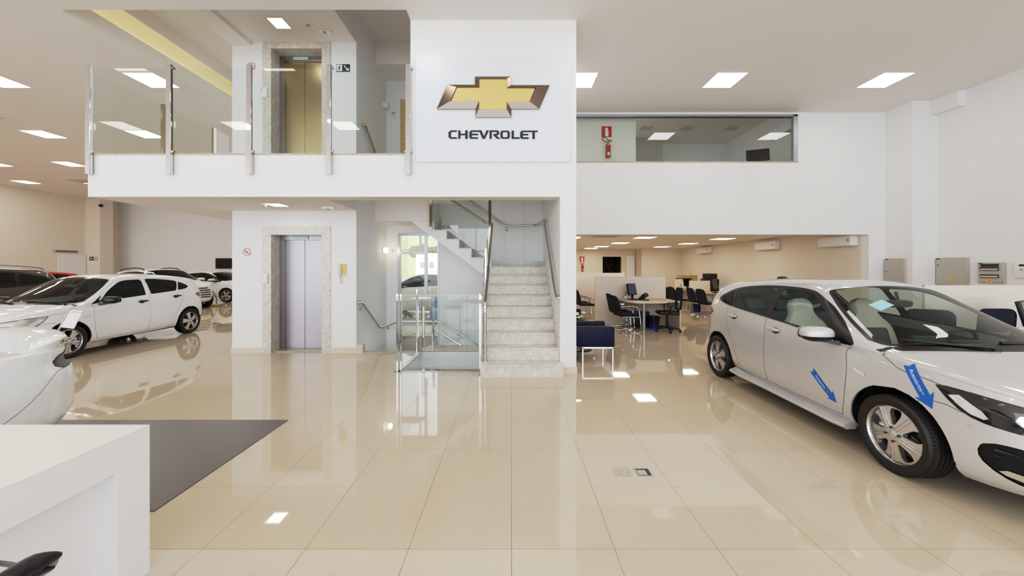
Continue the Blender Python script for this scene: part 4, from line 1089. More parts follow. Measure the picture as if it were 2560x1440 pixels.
cv = MB(); cv.box(-6.885, -6.85, 5.4, 9.3, 5.71, 5.74)
tag(cv.build('cove_light_strip', 'cove_strip'), 'yellow cove light glowing along the raised ceiling edge over the balcony', 'light')

# balcony slab, its front and the pier with the sign
b = MB(); b.box(XL, -5.275, YP, 9.3, 2.683, 3.30); b.box(-5.275, XS - .001, YP, YE - .001, 2.683, 3.30); b.box(XS - .001, .73, YP, 5.885, 2.683, 3.30); b.box(XS + .001, -1.70, 7.885, 8.61, 2.603, 3.33)
struct('ceiling_under_balcony', b, 'ceiling_white')
b = MB(); b.box(XL - .004, .98, YP - .02, YP + .02, 2.680, 3.315); struct('wall_balcony_front', b, 'wall_white')
b = MB(); b.box(XL - .01, -1.534, YP - .03, YP + .14, 3.315, 3.338); b.box(XL - .01, XL + .14, YP + .14, 9.3, 3.315, 3.338); struct('trim_3', b, 'granite_dark')
b = MB(); b.box(-1.534, .98, YP - .021, YP + .24, 3.315, CZ + .02); struct('wall_pier_upper', b, 'wall_white')
b = MB(); b.box(.735, .98, YP - .02, 8.95, 0, 2.679); b.box(.735, .979, YP + .25, 8.95, 2.679, 6.5); struct('wall_pier', b, 'wall_white')
b = MB(); b.box(.72, .99, YP - .035, YP, 0, .10); b.box(.98, .992, YP - .02, 8.9, 0, .1); struct('baseboard_pier', b, 'base_tile')

# lift block with two landings
w = MB()
def lift_wall(z0, z1, zd):
    w.box(-5.27, -4.69, YE, 9.2, z0, z1); w.box(-3.41, XS, YE, 9.2, z0, z1)
    if z1 > zd: w.box(-4.69, -3.41, YE, 9.2, zd, z1)
lift_wall(0, 3.0, 2.39); lift_wall(3.0, 6.6, 5.87); w.box(-4.69, -3.41, 7.45, 9.2, 0, 6.3);
struct('wall_lift', w, 'wall_white')
b = MB(); b.box(-5.285, -4.69, YE - .015, YE, 0, .10); b.box(-3.41, XS + .01, YE - .015, YE, 0, .10); struct('baseboard_lift', b, 'base_tile')
b = MB(); b.box(XS, XS + .13, YE - .018, YE + .10, 0, .155); struct('trim_4', b, 'granite')
def lift_door(name, z0, ztop, zdoor, label):
    r = thing(name, label, 'lift door', (-4.05, YE, z0))
    def A(x): return x + 4.05
    m = MB(); h = ztop - z0; d = zdoor - z0
    m.box(A(-4.69), A(-4.526), -.02, .30, 0, h); m.box(A(-3.571), A(-3.41), -.02, .30, 0, h); m.box(A(-4.526), A(-3.571), -.02, .30, h - .165 if z0 < 1 else h - .14, h)
    m.build('granite_surround', 'granite', r)
    t = h - (.165 if z0 < 1 else .14)
    f = MB(); f.box(A(-4.526), A(-4.44), .235, .285, 0, d - .002); f.box(A(-4.526), A(-3.571), .24, .30, d, t); f.box(A(-3.60), A(-3.571), .235, .285, 0, d - .002); f.build('door_frame', 'steel_door', r)
    for x0, x1 in ((-4.445, -4.062), (-4.058, -3.571)):
        p = MB(); p.rbox(A(x0), A(x1), .29, .32, .02, d, .003, 1); p.build('door_panel', 'steel_door' if z0 < 1 else 'steel_warm_reflection', r)
    s = MB(); s.box(A(-4.53), A(-3.57), .06, .33, 0, .02); s.build('threshold', 'granite_dark', r)
    ind = MB(); ind.rbox(A(-4.26), A(-3.96), .225, .24, d + .015, d + .075, .004, 1); ind.build('floor_indicator', 'screen_teal', r)
    return r
pbr('screen_teal', rgb(176, 208, 206), 0.25)
lift_door('lift_door', 0.0, 2.39, 2.15, 'lower lift door of brushed steel in a speckled granite surround')
lift_door('lift_door', 3.335, 5.87, 5.64, 'upper lift door of brushed steel behind the balcony glass')

# stair end wall and the back walls
w = MB()
y0 = 8.62
w.box(XS - .02, -2.645, y0, y0 + .16, -2.6, 2.58); w.box(-2.645, -1.715, y0, y0 + .16, 2.405, 2.58); w.box(-1.715, .74, y0, y0 + .16, -2.6, 6.5)
w.box(XS - .02, -1.7, y0, y0 + .16, 2.58, 6.5); w.box(-5.3, XS, 9.21, 9.25, 0, 6.3)
struct('wall_stair_end', w, 'wall_white')
w = MB(); w.box(-.18, -.175, y0 - .003, y0, 1.75, 3.6); w.box(.30, .305, y0 - .003, y0, 1.75, 3.6); struct('trim_5', w, 'box_grey')
# tall window beside the stair
wf = MB()
for x0, x1, z0, z1 in ((-2.665, -2.61, -2.5, 2.364), (-1.735, -1.70, -2.5, 2.364), (-2.665, -1.70, 2.365, 2.41), (-2.04, -1.985, 1.0, 2.364), (-2.609, -2.041, 1.925, 1.99), (-2.609, -2.16, 2.02, 2.04), (-2.16, -2.135, 1.991, 2.364)):
    wf.box(x0, x1, y0 - .01, y0 + .10, z0, z1)
o = struct('window_1', wf, 'aluminium')
gl = MB(); gl.quad((-2.65, y0 + .05, -2.5), (-1.71, y0 + .05, -2.5), (-1.71, y0 + .05, 2.39), (-2.65, y0 + .05, 2.39)); gl.build('window_pane', 'glass_clear', o)
# floor-level upper doorway on the landing
d = MB(); d.box(-2.70, -2.60, y0 - .03, y0, 3.335, 5.54); d.box(-2.70, -1.6, y0 - .03, y0, 5.54, 5.66); struct('door_1', d, 'wall_white')
d = MB(); d.box(-2.60, -1.6, y0 - .012, y0 - .004, 3.335, 5.54); struct('door_1_leaf', d, 'desk_tan')

# showroom back wall over the sales office
w = MB()
w.box(.98, 8.63, YB, YB + .2, 2.41, 4.155); w.box(8.63, 9.03, YB, YB + .2, 0, 4.155); w.box(6.90, 9.03, YB, YB + .2, 4.155, CZ + .05); w.box(.98, 6.90, YB, YB + .2, 5.30, CZ + .05)
struct('wall_back', w, 'wall_white')
g = MB(); g.box(.985, 6.92, YB - .02, YB + .22, 4.150, 4.172); struct('trim_6', g, 'granite_dark')
wf = MB(); wf.box(.985, 6.90, YB - .02, YB + .06, 5.265, 5.305); wf.box(6.80, 6.90, YB - .02, YB + .06, 4.17, 5.30); o = struct('window_2', wf, 'aluminium')
for x0, x1 in ((.985, 3.02), (3.02, 5.48), (5.48, 6.81)):
    p = MB(); p.quad((x0 + .004, YB + .04, 4.172), (x1 - .004, YB + .04, 4.172), (x1 - .004, YB + .04, 5.27), (x0 + .004, YB + .04, 5.27)); p.build('window_pane', 'glass_office', o)

# upper office behind that window
w = MB(); w.box(.98, 3.12, 9.25, 9.33, 3.4, 5.6); w.box(.98, 8.0, 12.6, 12.7, 3.4, 6.1); w.box(7.35, 7.45, YB + .2, 12.7, 3.4, 6.1); struct('wall_upper_office', w, 'wall_white')
w = MB(); w.box(.9, 8.7, YB + .2, 12.7, 5.86, 5.95); w.box(.98, 8.0, YB + .03, YB + .22, 5.30, 5.95); struct('ceiling_upper_office', w, 'ceiling_white')
w = MB(); w.box(.9, 8.0, YB + .2, 12.7, 3.3, 3.4); struct('floor_upper_office', w, 'base_tile')
w = MB(); w.box(3.12, 4.4, 11.0, 11.1, 3.4, 4.2); w.box(3.12, 4.9, 12.0, 12.6, 4.9, 5.9); struct('trim_7', w, 'box_grey')
w = MB(); w.box(7.15, 8.15, 12.56, 12.6, 3.4, 5.6); struct('door_2', w, 'plastic_white')
w = MB(); w.rbox(XA(1826, 12.5), XA(1855, 12.5), 12.52, 12.55, ZA(392, 12.5), ZA(380, 12.5), .005, 1)
tag(w.build('door_sign', 'box_grey'), 'small grey name plate on the office door upstairs', 'sign')

# sales office below
w = MB(); w.box(8.63, 8.8, YB + .2, 20, 0, 2.7); struct('wall_office_side', w, 'wall_warm')
w = MB(); w.box(6.60, 8.7, 18.7, 18.85, 0, 2.7); w.box(.98, 4.85, 19.6, 19.75, 0, 2.7); w.box(4.85, 5.85, 19.6, 19.75, 2.20, 2.7); w.box(5.85, 6.66, 19.6, 19.75, 0, 2.7); w.box(6.602, 6.66, 18.85, 19.6, 0, 2.7)
struct('wall_office_back', w, 'wall_warm')
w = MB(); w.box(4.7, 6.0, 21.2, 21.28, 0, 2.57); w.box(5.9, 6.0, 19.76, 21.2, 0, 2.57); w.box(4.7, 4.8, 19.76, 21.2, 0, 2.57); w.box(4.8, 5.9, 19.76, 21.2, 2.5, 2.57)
struct('wall_stair_recess', w, 'doorway_shade')
w = MB(); w.box(.98, 8.8, YB + .2, 21.3, 2.58, 2.66); struct('ceiling_office', w, 'ceiling_white')
w = MB(); w.box(.90, .985, 9.0, 19.75, 0, 2.7); struct('wall_office_left', w, 'wall_warm')
d = MB(); d.box(6.08, 6.52, 19.5, 19.6, 0, 2.25); struct('door_3', d, 'plastic_white')
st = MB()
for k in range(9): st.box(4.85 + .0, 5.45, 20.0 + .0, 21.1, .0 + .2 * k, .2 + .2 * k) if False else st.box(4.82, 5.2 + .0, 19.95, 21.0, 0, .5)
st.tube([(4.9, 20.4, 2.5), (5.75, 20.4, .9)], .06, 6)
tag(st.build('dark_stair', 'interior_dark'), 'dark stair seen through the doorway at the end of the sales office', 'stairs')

# right-hand wall, pillar and soffit
w = MB(); w.box(9.02, 9.9, 8.28, YB + .2, 0, CZ + .05); struct('wall_pillar', w, 'wall_white')
w = MB(); w.box(9.59, 9.75, -6.2, 8.3, 0, CZ + .05); struct('wall_right', w, 'wall_white')
w = MB(); w.box(9.42, 9.6, 7.77, 8.3, 5.03, CZ + .02); struct('trim_8', w, 'wall_white')

# far hall
w = MB(); w.box(-23.0, -7.2, 21.6, 21.8, 0, CZ + .05); struct('wall_hall_back', w, 'wall_white')
w = MB(); w.box(-23.2, -23.0, -6.2, 21.8, 0, CZ + .05); struct('wall_left', w, 'wall_warm')
w = MB(); w.box(-23.0, -22.93, 5, 19.9, 0, 2.38); struct('trim_9', w, 'wall_warm')
w = MB(); w.box(-23.05, -22.2, 19.85, 20.5, 0, CZ); struct('wall_column', w, 'wall_warm')
w = MB(); w.box(-22.93, -22.90, 18.6, 19.8, 0, 2.27); struct('door_4', w, 'plastic_white')
w = MB(); w.box(-22.98, -22.94, 20.75, 21.3, 0, 2.2); struct('door_5', w, 'plastic_white')
w = MB(); w.box(-7.3, -7.2, 9.95, 21.7, 0, CZ); w.box(-7.3, -5.27, 9.85, 9.95, 0, CZ); struct('wall_hall_right', w, 'wall_white')

# street front behind the viewer: slender glazing bars between floor and ceiling
m = MB()
for x in np.arange(-23, 9.7, 2.32): m.box(x - .04, x + .04, -6.2, -6.08, 0, CZ)
for z in (.05, 2.6, 5.3): m.box(-23, 9.6, -6.19, -6.09, z - .05, z + .05)
struct('window_3', m, 'aluminium')

# outside, beyond the stair window
g = MB(); g.box(-9, 6, 21.9, 80, -.3, -.2); g.box(-7.2, .88, 9.96, 21.9, -2.6, -.02); g.box(-5.2, .88, 8.79, 9.96, -2.6, -.02); tag(g.build('ground_outside', 'base_tile'), kind='structure')
pbr('hill_grass', rgb(186, 184, 132), 0.9, var=0.25, vscale=0.25)
pbr('house_white', rgb(236, 236, 234), 0.8)
pbr('scrub', rgb(122, 112, 72), 0.9, var=0.3, vscale=1.0)
hm = MB(); n = 24; vs = []
for j in range(7):
    for i in range(n + 1): vs.append((-70 + 110 * i / n, 70 + 10 * j, -2 + 27 * math.sin(PI / 2 * j / 6) * (1 + .12 * math.sin(i * 1.3) + .1 * math.sin(i * .6 + 1))))
hm.add(vs, [(j * (n + 1) + i, j * (n + 1) + i + 1, (j + 1) * (n + 1) + i + 1, (j + 1) * (n + 1) + i) for j in range(6) for i in range(n)], True)
tag(hm.build('hill', 'hill_grass'), 'pale dry grassy hill beyond the stair window', 'hill', kind='structure')
def house(x0, x1, y, z0, z1, lab):
    r = thing('white_house', lab, 'house', ((x0 + x1) / 2, y, 0)); hw = (x1 - x0) / 2
    m = MB(); m.box(-hw, hw, 0, 4, z0, z1); m.box(-hw - .1, hw + .1, -.1, 4.1, z1, z1 + .12); m.build('house_wall', 'house_white', r)
    for k in range(2):
        q = MB(); q.box(-hw * .6 + k * hw * .8, -hw * .6 + k * hw * .8 + .5, -.02, .0, z0 + (z1 - z0) * .5, z0 + (z1 - z0) * .72); q.build('house_window', 'box_grey', r)
house(-10.4, -8.0, 40, 0, 3.1, 'low white house seen through the stair window')
house(-7.75, -6.8, 39, 0, 4.0, 'taller white house beside the low one outside the stair window')
sb = MB(); random.seed(3)
for k in range(26):
    superell(sb, (-12 + k * .4, 45 + random.random(), 3.1 + random.random() * .9), (.7, .6, .75), 1, 1, 8, 6)
tag(sb.build('scrub_hedge', 'scrub'), 'dry scrub hedge on the slope behind the white houses', 'hedge', kind='stuff')
w = MB(); w.box(-7.2, .9, 21.5, 21.6, 0, .95); struct('wall_outside', w, 'house_white')
tr = thing('bistro_table', 'small round white table standing outside the stair window', 'table', (-2.68, 10.9, -.02))
m = MB(); m.lathe([(0, .74), (.30, .74), (.30, .715), (0, .715)], n=28); m.build('table_top', 'plastic_white', tr)
m = MB(); m.lathe([(.022, .715), (.022, .03)], n=12); m.build('table_stem', 'aluminium', tr)
m = MB(); m.lathe([(0, .035), (.05, .03), (.21, .012), (.21, 0), (0, 0)], n=24); m.build('table_foot', 'aluminium', tr)
pbr('blue_sofa', rgb(96, 130, 176), 0.6)
sf = thing('low_sofa', 'low blue sofa standing outside the stair window', 'sofa', (-2.0, 10.9, -.02))
m = MB(); m.rbox(-.35, .75, -.4, .4, .12, .42, .04, 2); m.build('seat', 'blue_sofa', sf); m = MB(); m.rbox(-.35, .75, .3, .48, .12, .75, .04, 2); m.build('backrest', 'blue_sofa', sf)
bu = MB(); random.seed(9)
for k in range(40):
    superell(bu, (-1.5 + random.uniform(-.32, .32) - .75, 17.0 + random.uniform(-.3, .3), 1.62 + random.uniform(-.3, .28)), (.16, .16, .15), 1, 1, 7, 5)
bu.lathe([(.05, 0), (.04, 1.5)], c=(-2.25, 17, 0), n=8)
tag(bu.build('clipped_tree', 'scrub'), 'clipped round olive tree seen through the stair window', 'tree')
# ------------------------------------------------------------------ stairs and railings
RZ, TR, Y1 = .182, .284, 5.39
r = thing('lower_staircase', 'lower flight of speckled granite steps rising beside the pier', 'staircase', (.15, Y1, 0))
for k in range(9):
    m = MB(); yy = k * TR; z = (k + 1) * RZ; x0 = -.463 if k == 0 else -.452; x1 = .768 if k == 0 else .733
    m.rbox(x0 - .15, x1 - .15, yy - .012, (yy + TR + .02 if k < 8 else 3.22), z - .028, z, .006, 2)
    m.box(x0 - .15 + .004, x1 - .15 - .004, yy, (yy + TR if k < 8 else 3.22), (max(0, z - RZ)), z - .028)
    m.build('step', 'granite', r)
m = MB()
for k in range(1, 9): m.box(.565, .583, k * TR - .01, k * TR + TR, k * RZ, (k + 1) * RZ + .15)
m.build('wall_skirting', 'granite', r)
m = MB(); m.box(-.45, .564, 3.205, 3.222, 9 * RZ, 9 * RZ + .125); m.build('landing_skirting', 'granite', r)
m = MB(); m.box(-.60, -.602 + .01, .28, 2.6, 0, .02)
m.prism([(.29, .0), (2.55, 0), (2.55, 1.55), (2.40, 1.55), (.29, .17)], lambda u, v, w: Vector((-.6025 + w, u, v)), .012); m.build('side_wall', 'wall_white', r)

r2 = thing('upper_staircase', 'upper flight with white stringer and granite treads turning back over the landing', 'staircase', (-.5, 7.9, 1.64))
NX = .266
m = MB()
for k in range(8):
    z = .192 + .198 * k; xe = XA(1210, 7.9) - NX * k + .5; m.box(xe - NX, xe + .02, .700, .715, z, z + .17)
m.build('wall_skirting', 'granite', r2)
for k in range(8):
    z = 1.832 + .198 * k - 1.64; xe = XA(1210, 7.9) - NX * k + .5
    m = MB(); m.rbox(xe - NX - .02, xe + .012, -.012, .72, z - .028, z, .005, 2); m.box(xe - .03, xe, .003, .72, z - .198 if k else .0, z - .028); m.build('step', 'granite', r2)
m = MB(); poly = []
xe0 = XA(1210, 7.9) + .5
for k in range(8):
    z = 1.832 + .198 * k - 1.64; xe = xe0 - NX * k
    poly += [(xe - .012, z - .198 + .0 if k else z - .198), (xe - .012, z - .032)]
poly += [(xe0 - NX * 8, 1.832 + .198 * 7 - 1.64 - .03), (xe0 - NX * 8, 2.605 - 1.64 + .35), (XA(1027, 7.9) + .5 - .0, 2.605 - 1.64), (XA(1203, 7.9) + .5, 1.497 - 1.64), (XA(1203, 7.9) + .56, 1.497 - 1.64)]
m.prism(poly, lambda u, v, w: Vector((u, -.004 + w, v)), .73); m.build('stringer', 'wall_white', r2)

def flat_post(mb, x, y, z0, z1, wx=.085, wy=.03): mb.rbox(x - wx / 2, x + wx / 2, y - wy / 2, y + wy / 2, z0, z1, .003, 1)
def sheet(mb, pts, t=.0): mb.add(pts, [tuple(range(len(pts)))])

# lower stair rail: glass and a tube on the open side
r = thing('stair_railing', 'chrome tube handrail with glass on the open side of the lower stairs', 'railing', (-.44, 5.62, .175))
def L(x, y, z): return Vector((x + .44, y - 5.62, z - .175))
m = MB(); path = bez([L(-.405, 5.62, .175), L(-.405, 5.62, .6), L(-.405, 5.62, 1.0)], 3)[:-1] + bez([L(-.405, 5.62, 1.0), L(-.405, 5.66, 1.07), L(-.405, 5.9, 1.24), L(-.405, 7.0, 2.02), L(-.405, 7.62, 2.46), L(-.41, 7.70, 2.52), L(-.45, 7.74, 2.545), L(-.53, 7.74, 2.55)], 5)
m.tube(path, .024, 12); m.build('handrail', 'steel', r)
m = MB(); m.lathe([(.045, 0), (.045, .008), (0, .008)], c=L(-.405, 5.62, .175), n=20)
m.lathe([(.026, 0), (.029, .01), (.026, .02)], c=L(-.405, 5.62, .98), n=16); m.build('foot_plate', 'steel', r)
m = MB(); sheet(m, [L(-.475, 5.70, .05), L(-.475, 7.75, 1.55), L(-.475, 7.75, 2.62), L(-.475, 5.70, 1.18)]); m.build('glass_panel', 'glass_rail', r)
for y, z in ((5.74, .05), (6.75, .85)):
    m = MB(); flat_post(m, -.475 + .44, y - 5.62, z - .175 - .1, z - .175 + 1.12, .03, .07); m.build('post', 'chrome', r)
r = thing('corner_post', 'tall bronze toned flat post where the two stair flights meet', 'post', (-.455, 7.72, 1.66))
m = MB(); flat_post(m, 0, 0, -.05, 1.75, .06, .05); m.build('post', 'bronze_chrome', r)
m = MB(); m.box(-.035, .035, -.03, .03, .0, .02); m.build('foot_plate', 'chrome', r)

# upper flight rail
r = thing('stair_railing', 'glass balustrade with bronze post along the upper flight of stairs', 'railing', (-1.7, 7.84, 2.6))
def L2(x, y, z): return Vector((x + 1.7, y - 7.84, z - 2.6))
m = MB(); sheet(m, [L2(-.50, 7.84, 1.78), L2(-.50, 7.84, 2.72), L2(-1.74, 7.84, 3.62), L2(-1.74, 7.84, 2.66)]); m.build('glass_panel', 'glass_rail', r)
m = MB(); flat_post(m, XA(1077, 7.82) + 1.7, -.02, 2.42 - 2.6, 3.3 - 2.6, .055, .04); m.build('post', 'bronze_chrome', r)
m = MB(); m.tube([L2(-.53, 7.80, 2.55), L2(-1.3, 7.80, 3.06), L2(-2.0, 7.80, 3.56)], .024, 10); m.build('handrail', 'bronze_chrome', r)

def bracket(mb, p, wallp):
    mb.tube([p, (Vector(p) + Vector(wallp)) / 2 + Vector((0, 0, -.03)), wallp], .007, 6)
    d = (Vector(wallp) - Vector(p)).normalized(); mb.tube([Vector(wallp) - d * .012, Vector(wallp) - d * .001], .028, 14)
# wall handrail on the pier side and landing
r = thing('wall_handrail', 'steel tube handrail on the pier side running round the stair landing', 'handrail', (.68, 5.6, 1.2))
def L3(x, y, z): return Vector((x - .68, y - 5.6, z - 1.2))
m = MB(); m.tube(bez([L3(.725, 5.56, 1.14), L3(.70, 5.56, 1.145), L3(.675, 5.62, 1.17)], 3)[:-1] + [L3(.675, 5.75, 1.27), L3(.675, 7.62, 2.56), L3(.675, 7.70, 2.60), L3(.66, 7.9, 2.60), L3(.60, 8.45, 2.60), L3(.50, 8.55, 2.595), L3(.0, 8.55, 2.57), L3(-.12, 8.55, 2.57), L3(-.24, 8.55, 2.63), L3(-1.35, 8.55, 3.45), L3(-1.9, 8.55, 3.85)], .022, 10); m.build('rail', 'steel', r)
m = MB()
for y, z in ((5.72, 1.245), (6.7, 1.925)): bracket(m, L3(.675, y, z), L3(.733, y, z - .07))
bracket(m, L3(-.12, 8.55, 2.57), L3(-.12, 8.615, 2.48)); m.build('wall_bracket', 'steel', r)

# rail going down to the basement along the lift block
r = thing('wall_handrail', 'steel tube handrail sloping down to the basement beside the lift block', 'handrail', (XS + .07, 6.98, .95))
def L4(x, y, z): return Vector((x - XS - .07, y - 6.98, z - .95))
xx = XS + .07
m = MB(); m.tube([L4(XS + .02, 6.96, .945), L4(xx, 6.99, .95), L4(xx, 7.08, .92), L4(xx, 7.95, .33), L4(xx + .02, 8.02, .30), L4(XS + .25, 8.40, .345), L4(XS + .42, 8.50, .36), L4(-1.72, 8.52, .36), L4(-1.55, 8.52, .30), L4(-.55, 8.52, -.33)], .021, 10); m.build('rail', 'steel', r)
m = MB(); bracket(m, L4(xx, 7.10, .90), L4(XS + .004, 7.10, .80)); bracket(m, L4(XS + .15, 8.2, .325), L4(XS + .15, 8.3, .24)); bracket(m, L4(-1.25, 8.52, .11), L4(-1.25, 8.61, .05)); m.build('wall_bracket', 'steel', r)
r = thing('wall_handrail', 'short steel handrail sloping down at the upper landing behind the balcony glass', 'handrail', (XS + .06, 7.2, 4.4))
m = MB(); m.tube([(-.05, -.02, -.01), (0, 0, 0), (0, .08, -.03), (0, 1.0, -.72)], .021, 10); m.build('rail', 'bronze_chrome', r)
m = MB(); bracket(m, (0, .1, -.05), (-.055, .1, -.14)); m.build('wall_bracket', 'steel', r)

# basement steps: flight down to the half landing, then down to the right
r = thing('basement_staircase', 'pale steps going down behind the low glass balustrade', 'staircase', (-2.3, 7.1, 0))
for k in range(4):
    m = MB(); m.box(-.62, .57, .02 + k * .22, .24 + k * .22, -.165 * (k + 1) - .15, -.165 * (k + 1)); m.build('step', 'granite', r)
m = MB(); m.box(-.62, .57, .90, 1.5, -.86, -.70); m.build('landing', 'wall_white', r)
for k in range(4):
    m = MB(); m.box(.58 + k * .28, .86 + k * .28, .54, 1.5, -1.1 - .17 * k, -.86 - .17 * k); m.build('step', 'granite', r)

# low glass balustrade round the stair opening
r = thing('glass_balustrade', 'low glass balustrade with chrome posts round the basement stair opening', 'railing', (-1.74, 5.70, 0))
def L5(x, y, z): return Vector((x + 1.74, y - 5.70, z))
for x, y, z0, z1, wx, wy in ((-1.76, 5.70, 0, 1.20, .035, .075), (-1.70, 5.66, .03, 1.20, .03, .03), (-.485, 5.66, .06, 1.20, .03, .05), (-1.76, 6.87, -.15, 1.20, .03, .08)):
    m = MB(); p = L5(x, y, 0); m.rbox(p.x - wx / 2, p.x + wx / 2, p.y - wy / 2, p.y + wy / 2, z0, z1, .003, 1); m.build('post', 'chrome', r)
m = MB(); sheet(m, [L5(-1.69, 5.66, .075), L5(-.50, 5.66, .075), L5(-.50, 5.66, 1.19), L5(-1.69, 5.66, 1.19)]); m.build('glass_panel', 'glass_rail', r)
m = MB(); sheet(m, [L5(-1.76, 5.74, .06), L5(-1.76, 6.85, .06), L5(-1.76, 6.85, 1.19), L5(-1.76, 5.74, 1.19)]); m.build('glass_panel', 'glass_rail', r)
r = thing('glass_balustrade', 'second lower glass balustrade along the basement flight', 'railing', (-1.72, 7.2, -.4))
for x, y, z0, z1 in ((-1.70, 7.10, .02, .86), (-1.62, 7.62, -.1, .87)):
    m = MB(); m.rbox(x + 1.72 - .022, x + 1.72 + .022, y - 7.2 - .03, y - 7.2 + .03, z0 + .4, z1 + .4, .003, 1); m.build('post', 'chrome', r)
m = MB(); m.tube([(.12, .42, .74), (.70, .42, .38), (1.0, .42, .19)], .02, 8); m.build('handrail', 'steel', r)
m = MB(); sheet(m, [(.10, .42, .45), (1.2, .42, .43), (1.2, .42, 1.27), (.10, .42, 1.27)]); m.build('glass_panel', 'glass_rail', r)

# balcony balustrade
r = thing('balcony_railing', 'glass balcony balustrade with five flat chrome posts on the upper level', 'railing', (XL, 5.55, 3.0))
def L6(x, y, z): return Vector((x - XL, y - 5.55, z - 3.0))
px = [224, 425, 625, 823, 1021]
for k, p in enumerate(px):
    m = MB(); c = L6(XA(p, 5.55), 5.54, 3.0); m.rbox(c.x - .038, c.x + .038, c.y - .022, c.y + .022, .01, 1.66, .004, 1)
    o = m.build('post', 'chrome', r)
    m = MB(); m.box(c.x + (.038 if k < 4 else -.06), c.x + .06, c.y + .0, c.y + .03, .34, .37); m.box(c.x + .0, c.x + .06, c.y + .0, c.y + .03, 1.60, 1.63); m.build('glass_clamp', 'steel', o)
for a, b in zip(px, px[1:]):
    m = MB(); x0, x1 = XA(a, 5.55) + .05, XA(b, 5.55) - .05
    sheet(m, [L6(x0, 5.56, 3.355), L6(x1, 5.56, 3.355), L6(x1, 5.56, 4.615), L6(x0, 5.56, 4.615)]); m.build('glass_panel', 'glass_rail', r)
yy = [5.62, 6.79, 7.94, 9.1]
for y in yy[1:]:
    m = MB(); c = L6(XL, y, 3.0); m.rbox(c.x - .02, c.x + .02, c.y - .04, c.y + .04, .1, 1.62, .003, 1); m.build('post', 'bronze_chrome', r)
for a, b in zip(yy, yy[1:]):
    m = MB(); sheet(m, [L6(XL, a + .04, 3.36), L6(XL, b - .04, 3.36), L6(XL, b - .04, 4.60), L6(XL, a + .04, 4.60)]); m.build('glass_panel', 'glass_rail', r)
# ------------------------------------------------------------------ signs and wall fittings
YS = YP - .021
r = thing('wall_sign', 'large pale panel with a chrome and gold cross emblem over black lettering', 'sign', (XA(1233, YS), YS, ZA(273, YS)))
cx, cz = XA(1233, YS), ZA(273, YS)
def S(px, py): return (XA(px, YS) - cx, ZA(py, YS) - cz)
a, b_ = S(1041, 140), S(1425, 406)
m = MB(); m.rbox(a[0], b_[0], -.03, -.001, b_[1], a[1], .003, 1); m.build('panel', 'sign_panel', r)
def cp(x, y): return S(1020 + x / 4.5, 120 + y / 4.5)
outer = [cp(*p) for p in ((447, 432), (757, 432), (757, 341), (1161, 341), (1161, 437), (1590, 437), (1474, 703), (1163, 703), (1163, 795), (762, 795), (762, 703), (331, 703))]
inner = [cp(*p) for p in ((560, 474), (808, 474), (808, 380), (1113, 380), (1113, 480), (1425, 480), (1362, 630), (1110, 630), (1110, 714), (804, 714), (804, 622), (497, 622))]
def midp(p, q, t): return (p[0] + (q[0] - p[0]) * t, p[1] + (q[1] - p[1]) * t)
m = MB(); n = 12
ring = [[(u, -.031, v) for u, v in outer], [(u, -.055, v) for u, v in outer], [(*midp(outer[i], inner[i], .93),) for i in range(n)], [(*midp(outer[i], inner[i], 1.0),) for i in range(n)]]
vs = [tuple(p) for p in ring[0]] + [tuple(p) for p in ring[1]] + [(u, -.088, v) for u, v in ring[2]] + [(u, -.072, v) for u, v in ring[3]]
m.add(vs, [(k * n + i, k * n + (i + 1) % n, (k + 1) * n + (i + 1) % n, (k + 1) * n + i) for k in range(3) for i in range(n)])
o = m.build('emblem_frame', 'emblem_chrome', r)
m = MB(); m.add([(u, -.074, v) for u, v in inner], [tuple(range(n))]); m.build('emblem_centre', 'gold_emblem', o)
# lettering drawn as strokes: outlines in the sign's own pixel grid
LT = []
def lt(*polys): LT.extend(polys)
T = 16  # stroke
lt([(488, 937), (556, 937), (552, 953), (496, 953), (488, 962), (488, 1005), (496, 1014), (552, 1014), (556, 1031), (480, 1031), (460, 1012), (460, 957)])                       # C
lt([(569, 937), (594, 937), (594, 975), (647, 975), (647, 937), (675, 937), (675, 1031), (647, 1031), (647, 991), (594, 991), (594, 1031), (569, 1031)])                         # H
lt([(714, 937), (800, 937), (808, 953), (726, 953), (720, 960), (720, 975), (790, 975), (790, 991), (720, 991), (720, 1008), (727, 1014), (790, 1014), (790, 1031), (708, 1031), (692, 1014), (692, 957)])  # E
lt([(800, 937), (829, 937), (858, 1003), (884, 937), (912, 937), (868, 1031), (840, 1031)])                                                                                       # V
lt([(919, 937), (1010, 937), (1026, 950), (1026, 978), (1012, 990), (993, 992), (1040, 1031), (1004, 1031), (962, 993), (962, 977), (996, 977), (1000, 972), (1000, 958), (994, 953), (944, 953), (944, 1031), (919, 1031)])  # R
lt([(1040, 985), (1040, 957), (1060, 940), (1126, 940), (1146, 957), (1146, 985), (1120, 985), (1120, 963), (1112, 956), (1073, 956), (1066, 963), (1066, 985)], [(1040, 985), (1066, 985), (1066, 1007), (1073, 1014), (1112, 1014), (1120, 1007), (1120, 985), (1146, 985), (1146, 1014), (1126, 1031), (1060, 1031), (1040, 1014)])  # O
lt([(1165, 940), (1191, 940), (1191, 1014), (1255, 1014), (1255, 1031), (1165, 1031)])                                                                                            # L
lt([(1282, 940), (1360, 940), (1360, 956), (1296, 956), (1289, 962), (1289, 977), (1352, 977), (1352, 993), (1289, 993), (1289, 1008), (1296, 1015), (1357, 1015), (1357, 1032), (1277, 1032), (1261, 1015), (1261, 958)])  # E
lt([(1360, 940), (1458, 940), (1458, 956), (1425, 956), (1425, 1033), (1397, 1033), (1397, 956), (1360, 956)])                                                                     # T
m = MB()
